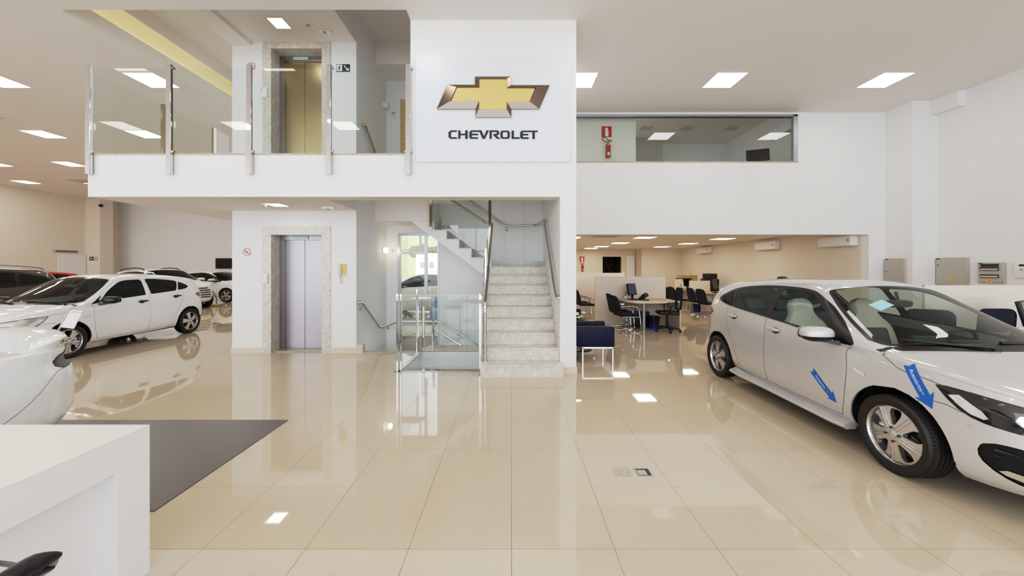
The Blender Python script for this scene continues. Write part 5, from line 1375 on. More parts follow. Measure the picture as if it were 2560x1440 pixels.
for pl in LT: m.prism([cp(x, y) for x, y in pl], lambda u, v, w: Vector((u, -.031 - w, v)), .012)
m.build('lettering', 'navy_letter', r)

def round_sign(px, py, rad, Y, label):
    r = thing('prohibition_sign', label, 'sign', (XA(px, Y), Y - .001, ZA(py, Y)))
    m = MB(); m.lathe([(0, -.003), (rad, -.003), (rad, 0)], n=36, axis='Y'); m.build('plate', 'plastic_white', r)
    m = MB(); n = 36
    o, i = circ(0, 0, rad, n), circ(0, 0, rad * .86, n)
    m.add([(u, -.005, v) for u, v in o + i], [(k, (k + 1) % n, n + (k + 1) % n, n + k) for k in range(n)])
    d = rad * .9; c = math.cos(math.radians(-42)); s = math.sin(math.radians(-42)); t = rad * .07
    m.add([(-d * c - t * s * -1, -.0055, -d * s + t * c * -1), (d * c + t * s, -.0055, d * s - t * c), (d * c - t * s, -.0055, d * s + t * c), (-d * c - t * s, -.0055, -d * s + t * c)], [(0, 1, 2, 3)])
    m.build('red_ring', 'sign_red', r)
    m = MB()
    for (u, v, w, h) in ((-.42, .02, .18, .42), (-.12, -.25, .3, .22), (.18, -.05, .16, .42), (.2, .34, .12, .14), (-.2, .38, .14, .12)):
        m.add([((u - w / 2) * rad, -.0045, (v - h / 2) * rad), ((u + w / 2) * rad, -.0045, (v - h / 2) * rad), ((u + w / 2) * rad, -.0045, (v + h / 2) * rad), ((u - w / 2) * rad, -.0045, (v + h / 2) * rad)], [(0, 1, 2, 3)])
    m.build('black_pictogram', 'navy_letter', r)
round_sign(618, 630, .074, YE, 'round red prohibition sign beside the lower lift')
round_sign(629, 166, .072, YE, 'round red prohibition sign beside the upper lift')

def exit_sign(px0, px1, py0, py1, Y, label, flip=False, M_=None):
    r = thing('exit_sign', label, 'sign', (XA((px0 + px1) / 2, Y), Y - .002, ZA((py0 + py1) / 2, Y)))
    w, h = (px1 - px0) * Y / F / 2, (py1 - py0) * Y / F / 2
    m = MB(); m.box(-w, w, -.006, 0, -h, h); m.build('plate', 'sign_green', r)
    k = -1 if flip else 1
    m = MB(); q = lambda pts, y=-.008: m.add([(u * w * k, y, v * h) for u, v in pts], [tuple(range(len(pts)))])
    q([(-.92, -.85), (-.12, -.85), (-.12, .85), (-.92, .85)])
    if flip: q([(.15, -.18), (.55, -.18), (.55, -.5), (.92, 0), (.55, .5), (.55, .18), (.15, .18)])
    else: q([(.08, .55), (.20, .75), (.62, -.25), (.78, .15), (.9, -.75), (.40, -.55), (.54, -.40)])
    m.build('white_symbol', 'white_print', r)
    m = MB(); q2 = lambda pts: m.add([(u * w * k, -.010, v * h) for u, v in pts], [tuple(range(len(pts)))])
    q2([(-.50 + .07 * math.cos(a), .52 + .16 * math.sin(a)) for a in np.linspace(0, 2 * PI, 12)[:-1]])
    q2([(-.62, .30), (-.44, .34), (-.44, -.15), (-.60, -.15)]); q2([(-.62, .30), (-.80, .02), (-.74, -.06), (-.58, .16)]); q2([(-.44, .3), (-.26, .1), (-.30, .0), (-.44, .12)])
    q2([(-.60, -.15), (-.50, -.15), (-.66, -.75), (-.78, -.75)]); q2([(-.54, -.12), (-.44, -.15), (-.26, -.42), (-.38, -.5)])
    m.build('running_figure', 'sign_green', r); return r
exit_sign(841, 875, 161, 180, YE, 'green exit sign with running figure beside the upper lift')
exit_sign(224, 244, 642, 651, 19.85, 'dark exit sign with arrow on the far hall column', True)

def call_box(px, py, Y, label):
    r = thing('call_box', label, 'call box', (XA(px, Y), Y - .022, ZA(py, Y)))
    m = MB(); m.rbox(-.07, .065, -.035, .0, -.095, .095, .012, 2); m.build('case', 'plastic_white', r)
    m = MB(); m.lathe([(0, -.040), (.014, -.040), (.016, -.034)], c=(-.03, 0, .04), n=16, axis='Y'); m.build('button', 'box_grey', r)
call_box(664, 696, YE, 'white call panel on the granite beside the lower lift'); call_box(663, 234, YE, 'white call panel on the granite beside the upper lift')

r = thing('wall_telephone', 'beige intercom handset with yellow face hanging on the lift wall', 'telephone', (XA(857, YE), YE, ZA(674, YE)))
m = MB(); m.rbox(-.062, .066, -.03, 0, -.115, .115, .008, 2); m.build('base', 'plastic_beige', r)
m = MB(); m.rbox(.008, .055, -.034, -.028, -.07, .10, .004, 1); m.build('yellow_face', 'yellow', r)
m = MB(); m.rbox(-.06, -.005, -.066, -.03, -.11, .112, .014, 2); m.build('handset', 'plastic_beige', r)
m = MB(); m.tube(bez([(-.035, -.04, -.105), (-.045, -.03, -.18), (-.03, -.03, -.25), (-.01, -.03, -.255), (-.005, -.03, -.2), (-.02, -.03, -.14), (-.02, -.02, -.11)], 5), .007, 6); m.build('cord', 'plastic_beige', r)

def sconce(px, py, lit, label):
    Y = XS * F / (px - CX); z = ZA(py, Y)
    r = thing('wall_lamp', label, 'lamp', (XS, Y, z))
    m = MB(); m.rbox(0, .025, -.055, .055, -.07, .07, .004, 1); m.build('back_plate', 'plastic_white', r)
    m = MB(); m.rbox(.025, .11, -.05, .05, -.065, .065, .012, 2); m.build('diffuser', 'sconce_glow' if lit else 'plastic_white', r)
    if lit:
        ld = bpy.data.lights.new('sconce_light', 'POINT'); ld.energy = 1.5; ld.color = (1, .8, .5); ld.shadow_soft_size = .05
        lo = bpy.data.objects.new('sconce_light', ld); COL.objects.link(lo); lo.location = (XS + .17, Y, z)
sconce(957, 626, True, 'lit square wall lamp by the stairs'); sconce(959, 263, False, 'unlit white wall lamp on the upper landing')
def siren(px, py, label):
    Y = 8.62; r = thing('alarm_siren', label, 'alarm', (XA(px, Y), Y, ZA(py, Y)))
    m = MB(); m.rbox(-.045, .045, -.03, 0, -.05, .05, .01, 2); m.build('case', 'plastic_white', r)
    m = MB(); m.lathe([(0, -.06), (.022, -.06), (.03, -.03)], c=(.01, 0, .005), n=16, axis='Y'); m.build('lens', 'box_grey', r)
siren(980, 627, 'small white alarm device beside the stair window'); siren(983, 285, 'small white alarm device on the upper landing wall')

# ------------------------------------------------------------------ ceiling fittings
def panel_light_proto(label, mat='panel_light', w=.58, d=.58):
    r = thing('ceiling_light', label, 'light')
    m = MB(); t = .03
    for x0, x1, y0, y1 in ((-w / 2 - t, w / 2 + t, -d / 2 - t, -d / 2), (-w / 2 - t, w / 2 + t, d / 2, d / 2 + t), (-w / 2 - t, -w / 2, -d / 2, d / 2), (w / 2, w / 2 + t, -d / 2, d / 2)): m.box(x0, x1, y0, y1, -.006, .0)
    m.build('frame', 'ceiling_white', r)
    m = MB(); m.box(-w / 2, w / 2, -d / 2, d / 2, -.004, -.001); m.build('diffuser', mat, r)
    return r
hall_rows = [7.37, 10.35, 13.3, 16.1]; row_w = ['row nearest the balcony', 'second row from the balcony', 'third row from the balcony', 'row by the far wall']
col_n = ['first', 'second', 'third', 'fourth', 'fifth', 'sixth']
pl = None; used = []
PLS = {}
def put_light(x, y, label, group, z=CZ, mat='panel_light'):
    if mat not in PLS: PLS[mat] = panel_light_proto(label, mat); o = PLS[mat]
    else: o = dup(PLS[mat], label=label)
    o.location = (x, y, z - .001); o['label'] = label; o['group'] = group
for k, x in enumerate((1.37, 4.26, 7.47)):
    put_light(x, 7.37, 'square lit ceiling panel, %s to the right of the sign pier' % col_n[k] if False else 'square lit ceiling panel above the upper office window, %s from the sign pier' % col_n[k], 'ceiling panels before the upper office')
for j, y in enumerate(hall_rows):
    for k, x in enumerate((-7.2, -10.3, -13.15, -16.0, -18.7, -21.25)):
        if (j == 0 and k > 1) or (j and k == 0): continue
        put_light(x, y, 'square lit hall ceiling panel, %s, %s out from the balcony' % (row_w[j], col_n[k]), 'ceiling panels of the far hall', mat='panel_hall' if j else 'panel_light')
for j, y in enumerate((4.4, 1.4, -1.6)):
    for k, x in enumerate((-16, -13.15, -10.3, -7.2, -4.4, -1.5, 1.37, 4.26, 7.47)):
        put_light(x, y, 'square lit ceiling panel over the front of the showroom', 'ceiling panels over the show floor')
small = panel_light_proto('small lit ceiling panel under the balcony by the lower lift', w=.25, d=.27); small.location = (XA(692, 6.3), 6.3, 2.682)
o = dup(small, (XA(698, 6.4), 6.4, 5.859), label='small lit ceiling panel over the balcony by the upper lift')
wm = panel_light_proto('x', 'panel_warm'); first = True
for k, (x, y) in enumerate(((4.28, 11.85), (4.25, 14.4), (4.1, 16.8), (3.95, 18.3), (7.1, 12.4), (7.1, 14.8), (6.95, 17.0), (1.9, 11.85), (1.9, 14.4))):
    o = wm if first else dup(wm); first = False
    o.location = (x, y, 2.579); o['label'] = 'lit office ceiling panel, ' + ('middle row, %s from the opening' % col_n[k] if k < 4 else ('row by the air conditioners, %s from the opening' % col_n[k - 4] if k < 7 else 'row behind the pier, %s from the opening' % col_n[k - 7])); o['group'] = 'sales office ceiling panels'

def vent(x, y, w, d, z, label):
    r = thing('ceiling_vent', label, 'vent', (x, y, z)); m = MB(); m.box(-w / 2, w / 2, -d / 2, d / 2, -.012, -.002); m.build('frame', 'ceiling_white', r)
    m = MB()
    for k in range(5): m.box(-w * .42, w * .42, -d * .4 + k * d * .17, -d * .4 + k * d * .17 + d * .09, -.016, -.012)
    m.build('slot', 'box_grey', r)
vent(-13.2, 8.9, 1.1, .9, CZ, 'ceiling air vent between the hall light panels near the balcony'); vent(-18.4, 15.9, 1.4, .8, CZ, 'ceiling air vent in front of the far hall wall')
vent(2.9, 11.4, .9, .6, 2.58, 'ceiling air vent in the sales office')
for k, px_ in enumerate((1625, 1730, 1845)):
    vent(XA(px_, 10.9), 11.2, .42, .42, 5.86, 'square unlit ceiling panel in the upper office, %s from the partition' % col_n[k])

def emergency(x, y, z, label):
    r = thing('emergency_light', label, 'light', (x, y, z)); m = MB(); m.rbox(-.11, .11, -.04, .04, -.05, 0, .008, 2); m.build('case', 'plastic_white', r)
    m = MB(); m.lathe([(.035, -.03), (.028, -.05), (0, -.052)], c=(0, -.02, -.01), n=16); m.build('lamp_head', 'box_grey', r)
emergency(XA(813, 6.6), 6.6, 5.86, 'white emergency light on the balcony ceiling'); emergency(XA(822, 6.5), 6.5, 2.683, 'white emergency light on the ceiling under the balcony')
def detector(x, y, z, label):
    r = thing('smoke_detector', label, 'detector', (x, y, z)); m = MB(); m.lathe([(.055, 0), (.055, -.015), (.035, -.03)], n=20); m.build('base', 'plastic_white', r)
    m = MB(); m.lathe([(.035, -.03), (.03, -.05), (0, -.052)], n=20); m.build('sensor', 'box_grey', r)
detector(XA(770, 6.4), 6.4, 5.86, 'round detector on the balcony ceiling'); detector(XA(664, 6.25), 6.22, 2.683, 'round sensor beside the small light under the balcony')
r = thing('security_camera', 'tiny black camera on the far hall column', 'camera', (-22.0, 19.84, 4.95)); m = MB(); superell(m, (-.05, -.08, 0), (.10, .10, .08), 1, 1, 10, 8); m.build('dome', 'black_plastic', r); m = MB(); m.box(-.1, 0, -.05, 0, .02, .09); m.build('mount', 'plastic_white', r)

# ------------------------------------------------------------------ electrical boxes on the right wall
def ebox(X, ya, yb, za, zb, label, kind):
    r = thing('electrical_cabinet', label, 'cabinet', (X, (ya + yb) / 2, (za + zb) / 2)); hw, hh = abs(yb - ya) / 2, (zb - za) / 2
    m = MB(); m.rbox(-.06, 0, -hw, hw, -hh, hh, .006, 1); m.build('case', 'box_grey', r)
    m = MB(); m.rbox(-.07, -.06, -hw + .01, hw - .01, -hh + .01, hh - .01, .004, 1); d = m.build('door', 'box_grey', r)
    m = MB(); m.lathe([(0, -.078), (.012, -.078), (.012, -.07)], c=(0, 0, 0), n=14, axis='X', M=Matrix.Translation((0, hw - .05, hh * .45 if kind else 0))); m.build('lock', 'gap_dark', d)
    m = MB(); m.box(-.072, -.07, hw - .09, hw - .02, hh - .035, hh - .015); m.build('name_tag', 'gap_dark', d)
    if kind >= 1:
        k = 1.0; z0 = -hh * .45 if kind == 1 else -hh * .82
        m = MB(); m.add([(-.0725, .05, z0 - .03), (-.0725, -.05, z0 - .03), (-.0725, 0, z0 + .06)], [(0, 1, 2)]); w_ = m.build('warning_label', 'yellow', d)
        m = MB(); m.add([(-.074, .006, z0 + .03), (-.074, -.008, z0 + .03), (-.074, .0, z0 + .005), (-.074, -.010, z0 + .005), (-.074, .004, z0 - .022), (-.074, .0, z0)], [(0, 1, 3, 4, 5, 2)]); m.build('bolt_mark', 'navy_letter', w_)
    if kind == 2:
        for zz in (hh * .35, -hh * .35):
            m = MB(); m.rbox(-.085, -.07, -hw * .72, hw * .72, zz - .035, zz + .035, .006, 1); p = m.build('breaker_window', 'gap_dark', d)
            m = MB(); m.rbox(-.088, -.084, -hw * .66, hw * .66, zz - .02, zz + .006, .002, 1); m.build('breaker_row', 'plastic_white', p)
            m = MB(); m.box(-.089, -.087, -hw * .6, hw * .6, zz - .008, zz - .003); m.build('red_strip', 'sign_red', p)
        m = MB(); m.box(-.075, -.07, -hw * .7, hw * .7, hh * .55, hh * .85); m.build('printed_list', 'gap_dark', d)
ebox(9.02, 8.84, 8.40, ZA(712, 8.65), ZA(646, 8.65), 'grey electrical cabinet without a warning label beside the pillar', 0)
ebox(9.59, 8.27, 7.70, ZA(713, 7.98), ZA(644, 7.98), 'grey electrical cabinet with one yellow warning triangle', 1)
ebox(9.59, 7.53, 7.13, ZA(707, 7.33), ZA(656, 7.33), 'smaller grey breaker box with two rows of switches and a yellow triangle', 2)
r = thing('alarm_keypad', 'white alarm keypad', 'alarm keypad', (9.59, 6.86, ZA(675, 6.9)))
r['label'] = 'white alarm keypad on the wall beyond the breaker box'
m = MB(); m.rbox(-.05, 0, -.2, .14, -.15, .15, .012, 2); m.build('case', 'plastic_white', r); m = MB(); m.box(-.053, -.05, -.1, .06, .07, .105); m.build('display', 'navy_letter', r); m = MB(); m.box(-.053, -.05, .0, .05, -.02, .03); m.build('keypad', 'box_grey', r)

# ------------------------------------------------------------------ fire extinguishers and signs
def ext_sign(px0, px1, py0, py1, Y, label):
    r = thing('extinguisher_sign', label, 'sign', (XA((px0 + px1) / 2, Y), Y, ZA((py0 + py1) / 2, Y))); w, h = (px1 - px0) * Y / F / 2, (py1 - py0) * Y / F / 2
    m = MB(); m.rbox(-w, w, -.006, 0, -h, h, .003, 1); m.build('plate', 'sign_red', r)
    m = MB(); pts = rrect(-w * .30, w * .36, -h * .88, h * .45, w * .2); m.add([(u, -.008, v) for u, v in pts], [tuple(range(len(pts)))])
    pts = [(-w * .12, h * .42), (w * .2, h * .42), (w * .24, h * .62), (w * .05, h * .80), (-w * .35, h * .62), (-w * .42, h * .45), (-w * .2, h * .56)]; m.add([(u, -.008, v) for u, v in pts], [tuple(range(len(pts)))]); m.build('white_symbol', 'white_print', r)
def extinguisher(px, py0, py1, Y, label):
    zt, zb = ZA(py0, Y), ZA(py1, Y); h = zt - zb
    r = thing('fire_extinguisher', label, 'fire extinguisher', (XA(px, Y), Y - .09, zb)); k = h / .52
    m = MB(); m.lathe([(0, 0), (.058 * k, 0), (.065 * k, .015 * k), (.065 * k, .34 * k), (.05 * k, .375 * k), (.022 * k, .39 * k), (.022 * k, .41 * k)], n=24); m.build('cylinder', 'red_metal', r)
    m = MB(); m.lathe([(.02 * k, .41 * k), (.02 * k, .45 * k), (0, .45 * k)], n=12); m.build('valve', 'gold_print', r)
    m = MB(); m.rbox(-.02 * k, .10 * k, -.012 * k, .012 * k, .445 * k, .465 * k, .004, 1); m.tube([(0, 0, .46 * k), (.10 * k, 0, .50 * k)], .008 * k, 6); m.build('lever', 'gap_dark', r)
    m = MB(); m.tube(bez([(-.01 * k, 0, .43 * k), (-.10 * k, -.01, .45 * k), (-.16 * k, -.01, .50 * k), (-.14 * k, 0, .56 * k), (-.05 * k, 0, .54 * k), (.02 * k, 0, .47 * k)], 5), .010 * k, 8); m.build('hose', 'gap_dark', r)
    m = MB(); n = 9; rr = .0665 * k
    vs = [(rr * math.sin(a), -rr * math.cos(a), z * k) for z in (.10, .29) for a in np.linspace(-.8, .8, n)]; m.add(vs, [(i, i + 1, n + i + 1, n + i) for i in range(n - 1)], True); lb = m.build('instruction_label', 'plastic_white', r) if False else None
    m = MB(); vs = [(rr * math.sin(a), -rr * math.cos(a), z * k) for z in (.06, .13) for a in np.linspace(-.5, .5, n)]; m.add(vs, [(i, i + 1, n + i + 1, n + i) for i in range(n - 1)], True); m.build('pressure_label', 'white_print', r)
    m = MB(); vs = [(rr * math.sin(a), -rr * math.cos(a), z * k) for z in (.33, .36) for a in np.linspace(-.5, .5, n)]; m.add(vs, [(i, i + 1, n + i + 1, n + i) for i in range(n - 1)], True); m.build('seal_label', 'yellow', r)
ext_sign(1504, 1529, 316, 343, 9.25, 'red extinguisher sign in the upper office window'); extinguisher(1518, 350, 397, 9.25, 'red fire extinguisher hanging in the upper office window')
ext_sign(1449, 1461, 641, 654, 19.6, 'small red extinguisher sign on the end wall of the sales office'); extinguisher(1456, 657, 678, 19.6, 'red fire extinguisher on the end wall of the sales office')

# ------------------------------------------------------------------ furniture makers
def visitor_chair(label, loc, rz, group=None):
    """cantilever chair facing +x"""
    r = thing('visitor_chair', label, 'chair', loc, rz, group)
    m = MB(); m.rbox(-.22, .24, -.23, .23, .41, .47, .025, 3); m.build('seat', 'navy_fabric', r)
    m = MB(); n = 7; prof = bez([(-.20, .0), (-.23, .06), (-.225, .3), (-.18, .42), (-.08, .455), (.08, .455), (.18, .42), (.225, .3), (.23, .06), (.20, .0)], 4); N = len(prof); vs = []
    for d, k in ((0, .96), (-.018, 1), (-.045, .95)):
        for u, v in prof: vs.append((-.21 + d - v * .22 + .10 * (u / .23) ** 2 * .3, u * k, .45 + v * 1.02))
    m.add(vs, [(i * N + j, i * N + (j + 1) % N, (i + 1) * N + (j + 1) % N, (i + 1) * N + j) for i in range(2) for j in range(N)] + [tuple(range(N)), tuple(2 * N + j for j in range(N))[::-1]], True); m.build('backrest', 'navy_fabric', r)
    for s in (-1, 1):
        m = MB(); y = s * .27
        m.tube([(-.24, y * .85, .45), (-.24, y, .66)] [:0] + bez([(-.23, y, .655), (-.05, y, .665), (.12, y, .655), (.215, y, .60), (.25, y, .45), (.285, y, .10), (.27, y, .035), (.20, y, .013), (0, y, .013), (-.25, y, .013)], 4), .0125, 8); m.build('leg', 'chrome', r)
    m = MB(); m.tube([(-.25, -.27, .013), (-.27, -.2, .013), (-.27, .2, .013), (-.25, .27, .013)], .0125, 8); m.tube([(.18, -.27, .40), (.18, .27, .40)], .011, 8); m.tube([(-.16, -.25, .40), (-.16, .25, .40)], .011, 8)
    m.tube([(-.16, -.25, .40), (.26, -.27, .40)], .011, 6); m.tube([(-.16, .25, .40), (.26, .27, .40)], .011, 6); m.build('cross_bar', 'chrome', r)
    return r
def swivel_chair(label, loc, rz, group=None):
    r = thing('swivel_chair', label, 'chair', loc, rz, group)
    m = MB(); m.rbox(-.24, .24, -.24, .24, .44, .52, .035, 3); m.build('seat', 'black_leather', r)
    m = MB(); prof = rrect(-.22, .22, .0, .55, .09, 4); N = len(prof); vs = []
    for d, k in ((.015, .94), (0, 1), (-.03, 1), (-.045, .92)):
        for u, v in prof: vs.append((-.24 + d - .04 * math.sin(v * 3), u * (k - .12 * abs(v - .3)), .56 + v))
    # open frame in the lower half
    m.add(vs, [(i * N + j, i * N + (j + 1) % N, (i + 1) * N + (j + 1) % N, (i + 1) * N + j) for i in range(3) for j in range(N)], True)
    inn = rrect(-.16, .16, .07, .25, .05, 4)
    m.add([(-.235 - .04 * math.sin(v * 3), u, .56 + v) for u, v in rrect(-.21, .21, .27, .545, .08, 4)], [tuple(range(N))]); m.add([(-.275 - .04 * math.sin(v * 3), u, .56 + v) for u, v in rrect(-.21, .21, .27, .545, .08, 4)], [tuple(range(N))[::-1]])
    m.tube([(-.24, 0, .60), (-.27, 0, .50), (-.15, 0, .44)], .028, 8); m.build('backrest', 'navy_fabric', r)
    m = MB(); m.lathe([(.028, .44), (.028, .28), (.038, .28), (.038, .12)], n=16); m.build('gas_column', 'black_plastic', r)
    for k in range(5):
        a = 2 * PI * k / 5 + .3; m = MB(); c, s = math.cos(a), math.sin(a)
        m.tube([(0, 0, .12), (c * .15, s * .15, .105), (c * .30, s * .30, .075)], .022, 8, radii=[.03, .024, .016]); l = m.build('base_leg', 'black_plastic', r)
        m = MB(); m.lathe([(0, -.02), (.03, -.02), (.03, .02), (0, .02)], c=(c * .30, s * .30, .031), n=14, axis='Y'); m.build('caster', 'black_plastic', l)
    for s in (-1, 1):
        m = MB(); m.tube([(-.05, s * .26, .46), (0, s * .29, .55), (0, s * .29, .66)], .016, 8); m.rbox(-.13, .12, s * .29 - .035, s * .29 + .035, .66, .69, .012, 2); m.build('armrest', 'black_plastic', r)
    return r
def armchair(label, loc, rz):
    """block armchair facing +x on a chrome frame"""
    r = thing('armchair', label, 'armchair', loc, rz)
    m = MB(); m.rbox(-.25, .31, -.24, .24, .28, .46, .03, 3); m.build('seat', 'navy_leather', r)
    M1 = Matrix(((1, 0, 0, 0), (0, 1, 0, 0), (0, 0, 1, 0), (0, 0, 0, 1)))
    for s in (-1, 1):
        m = MB(); sh = Matrix.Identity(4)
        vs_ = MB(); vs_.rbox(-.30, .32, s * .315 - .065, s * .315 + .065, .28, .63, .022, 3)
        for i, v in enumerate(vs_.v):  # the back edge leans
            x, y, z = v; vs_.v[i] = (x - (.16 * (z - .28) / .35) * max(0, (-.1 - x) / .2) if x < -.1 else x, y, z)
        vs_.build('arm', 'navy_leather', r)
    m = MB(); m.rbox(-.40, -.26, -.375, .375, .28, .76, .03, 3)
    for i, v in enumerate(m.v): m.v[i] = (v[0] - .20 * (v[2] - .28) / .45 + .02, v[1], v[2])
    m.build('backrest', 'navy_leather', r)
    m = MB()
    for x in (-.27, .29):
        for y in (-.34, .34): m.box(x - .014, x + .014, y - .014, y + .014, 0, .27)
    legs = [(x, y) for x in (-.27, .29) for y in (-.34, .34)]
    for x, y in legs:
        q = MB(); q.rbox(x - .014, x + .014, y - .014, y + .014, 0, .27, .002, 1); q.build('leg', 'chrome', r)
    q = MB()
    for y in (-.34, .34): q.box(-.284, .304, y - .014, y + .014, .252, .28)
    for x in (-.27, .29): q.box(x - .014, x + .014, -.34, .34, .252, .28)
    q.build('frame', 'chrome', r); return r
def monitor(label, loc, rz, screen='screen_blue', w=.40, h=.32):
    r = thing('monitor', label, 'monitor', loc, rz); T = Matrix.Translation((0, 0, .12)) @ Matrix.Rotation(math.radians(-12), 4, 'Y')
    m = MB(); m.rbox(-.025, .02, -w / 2, w / 2, 0, h, .012, 2, M=T); m.build('case', 'black_plastic', r)
    m = MB(); q = [T @ Vector((.0215, y, z)) for y, z in ((-w / 2 + .02, .02), (w / 2 - .02, .02), (w / 2 - .02, h - .02), (-w / 2 + .02, h - .02))]; m.add(q, [(0, 1, 2, 3)]); m.build('screen', screen, r)
    m = MB(); m.rbox(-.03, .0, -.04, .04, .01, .20, .01, 2); m.rbox(-.10, .09, -.12, .12, 0, .018, .008, 2); m.build('stand', 'black_plastic', r); return r
def desk_phone(label, loc, rz):
    r = thing('desk_phone', label, 'telephone', loc, rz); T = Matrix.Rotation(math.radians(-28), 4, 'Y')
    m = MB(); m.rbox(-.11, .11, -.10, .10, .02, .055, .012, 2, M=T @ Matrix.Translation((0, 0, .03))); m.box(-.09, -.06, -.09, .09, 0, .07); m.build('base', 'black_plastic', r)
    m = MB(); m.tube(bez([(-.10, .065, .02), (-.07, .065, .075), (.06, .065, .075), (.10, .065, .02)], 4), .02, 8); 
    for i, v in enumerate(m.v): m.v[i] = tuple(T @ (Vector(v) + Vector((0, 0, .07))))
    m.build('handset', 'black_plastic', r); return r
def keyboard(label, loc, rz):
    r = thing('keyboard', label, 'keyboard', loc, rz); m = MB(); m.rbox(-.07, .07, -.21, .21, 0, .02, .006, 2); m.build('case', 'black_plastic', r)
    m = MB()
    for i in range(5):
        for j in range(14): m.box(-.055 + i * .023, -.055 + i * .023 + .018, -.195 + j * .028, -.195 + j * .028 + .023, .02, .026)
    m.build('key_grid', 'gap_dark', r); return r
def gel_bottle(label, loc):
    r = thing('pump_bottle', label, 'bottle', loc); m = MB(); m.lathe([(0, 0), (.033, 0), (.035, .01), (.035, .11), (.028, .13), (.014, .14), (.014, .15)], n=20); m.build('bottle_body', 'gel_blue', r)
    m = MB(); m.lathe([(.015, .15), (.015, .165), (.006, .17), (.006, .195)], n=12); m.rbox(-.01, .045, -.01, .01, .19, .205, .004, 1); m.build('pump', 'gap_dark', r); 
    m = MB(); m.lathe([(.0355, .03), (.0355, .09)], n=20); m.build('label_band', 'plastic_white', r); return r
def waste_bin(label, loc):
    r = thing('waste_bin', label, 'bin', loc); m = MB(); m.lathe([(0, 0), (.115, 0), (.125, .15)], n=24); m.build('blue_base', 'bin_blue', r)
    m = MB(); m.lathe([(.128, .12), (.15, .32), (.14, .32), (.12, .13)], n=24); m.build('liner_bag', 'black_plastic', r); return r
def partition(label, x0, x1, y, h, t=.03):
    r = thing('desk_partition', label, 'partition', ((x0 + x1) / 2, y, 0)); hw = (x1 - x0) / 2
    m = MB(); m.box(-hw, hw, 0, t, 0, h - .004); m.build('panel', 'maple', r); m = MB(); m.box(-hw - .012, -hw, -.001, t + .001, 0, h); m.box(-hw - .012, hw, -.001, t + .001, h - .004, h); m.box(hw, hw + .004, 0, t, 0, h); m.build('edge_band', 'maple_edge', r); return r
def desk(label, loc, x0, x1, yb, yf, rnd, top='desk_top', zt=.74):
    """worktop from its back edge yb to the rounded front yf (negative y), with one steel leg"""
    r = thing('desk', label, 'desk', loc); cxm = (x0 + x1) / 2
    pts = [(x0, yb), (x0, yf + rnd)] + [(x0 + rnd - rnd * math.cos(a), yf + rnd - rnd * math.sin(a)) for a in np.linspace(0, PI / 2, 10)] + [(x1 - .55, yf), (x1 - .42, yf + .06), (x1 - .34, yf + .20), (x1 - .2, yf + .26), (x1, yf + .26), (x1, yb)]
    m = MB(); m.prism(pts, lambda u, v, w: Vector((u, v, zt - .028 + w)), .028); m.build('worktop', top, r)
    m = MB(); m.lathe([(.04, 0), (.04, zt - .028)], c=(x0 + .42, yf + .22, 0), n=20); m.lathe([(.055, 0), (.055, .01), (.04, .012)], c=(x0 + .42, yf + .22, 0), n=20); m.build('leg', 'aluminium', r)
    m = MB(); m.box(x1 - .026, x1, yf + .26, yb, 0, zt - .028); m.build('end_panel', 'maple', r)
    m = MB(); m.box(x0 + .5, x1 - .03, yb - .16, yb - .14, .25, zt - .03); m.build('modesty_panel', 'maple', r); return r

# ------------------------------------------------------------------ sales office furniture
PY = 10.4
partition('pale wood partition behind the nearest sales desk', XA(1488, PY), XA(1664, PY), PY, 1.355)
D1 = desk('nearest sales desk with rounded end on a steel post', (0, PY - .01, 0), XA(1555, 9.9), XA(1664, PY) - .02 + .02, 0, -1.18, .34)
visitor_chair('black visitor chair with chrome loop legs at the nearest desk, closer to the viewer', (XA(1566, 9.12), 9.22, 0), math.radians(8), 'visitor chairs')
visitor_chair('black visitor chair at the nearest desk, set back beside the partition', (XA(1553, 9.75), 9.86, 0), math.radians(4), 'visitor chairs')
swivel_chair('black swivel office chair on casters at the nearest desk', (XA(1668, 9.25), 9.25, 0), math.radians(172))
monitor('black monitor on the nearest sales desk', (XA(1582, 10.05), 10.05, .74), math.radians(-50)); keyboard('black keyboard on the nearest sales desk', (XA(1600, 9.85), 9.80, .74), math.radians(60))
desk_phone('black desk phone on the nearest sales desk', (XA(1612, 10.1), 10.12, .74), math.radians(-60)); gel_bottle('blue gel pump bottle on the nearest sales desk', (XA(1564, 10.1), 10.1, .74))
waste_bin('waste bin with blue base and black bag under the nearest desk', (XA(1636, 9.75), 9.78, 0))
r = thing('computer_tower', 'black computer tower on the floor under the nearest desk', 'computer', (XA(1604, 9.95), 10.0, 0)); m = MB(); m.rbox(-.2, .2, -.09, .09, .01, .42, .01, 2); m.build('case', 'black_plastic', r); m = MB(); m.box(-.15, .15, -.095, -.09, .30, .36); m.build('drive_bay', 'gap_dark', r)

PY2 = 12.9
partition('pale wood partition behind the second desk, partly hidden by the pier', 1.25, XA(1561, PY2), PY2, 1.43)
desk('second sales desk behind the nearest partition', (0, PY2 - .01, 0), 3.0, 4.3, 0, -1.15, .34)
visitor_chair('black visitor chair at the second desk, nearer of its pair', (XA(1466, 11.6), 11.75, 0), math.radians(6), 'visitor chairs')
visitor_chair('black visitor chair at the second desk, further of its pair', (XA(1452, 12.3), 12.42, 0), math.radians(3), 'visitor chairs')
m = MB(); partition('pale wood partition furthest along the pier side of the office', 1.2, XA(1495, 16.2), 16.2, 1.42)

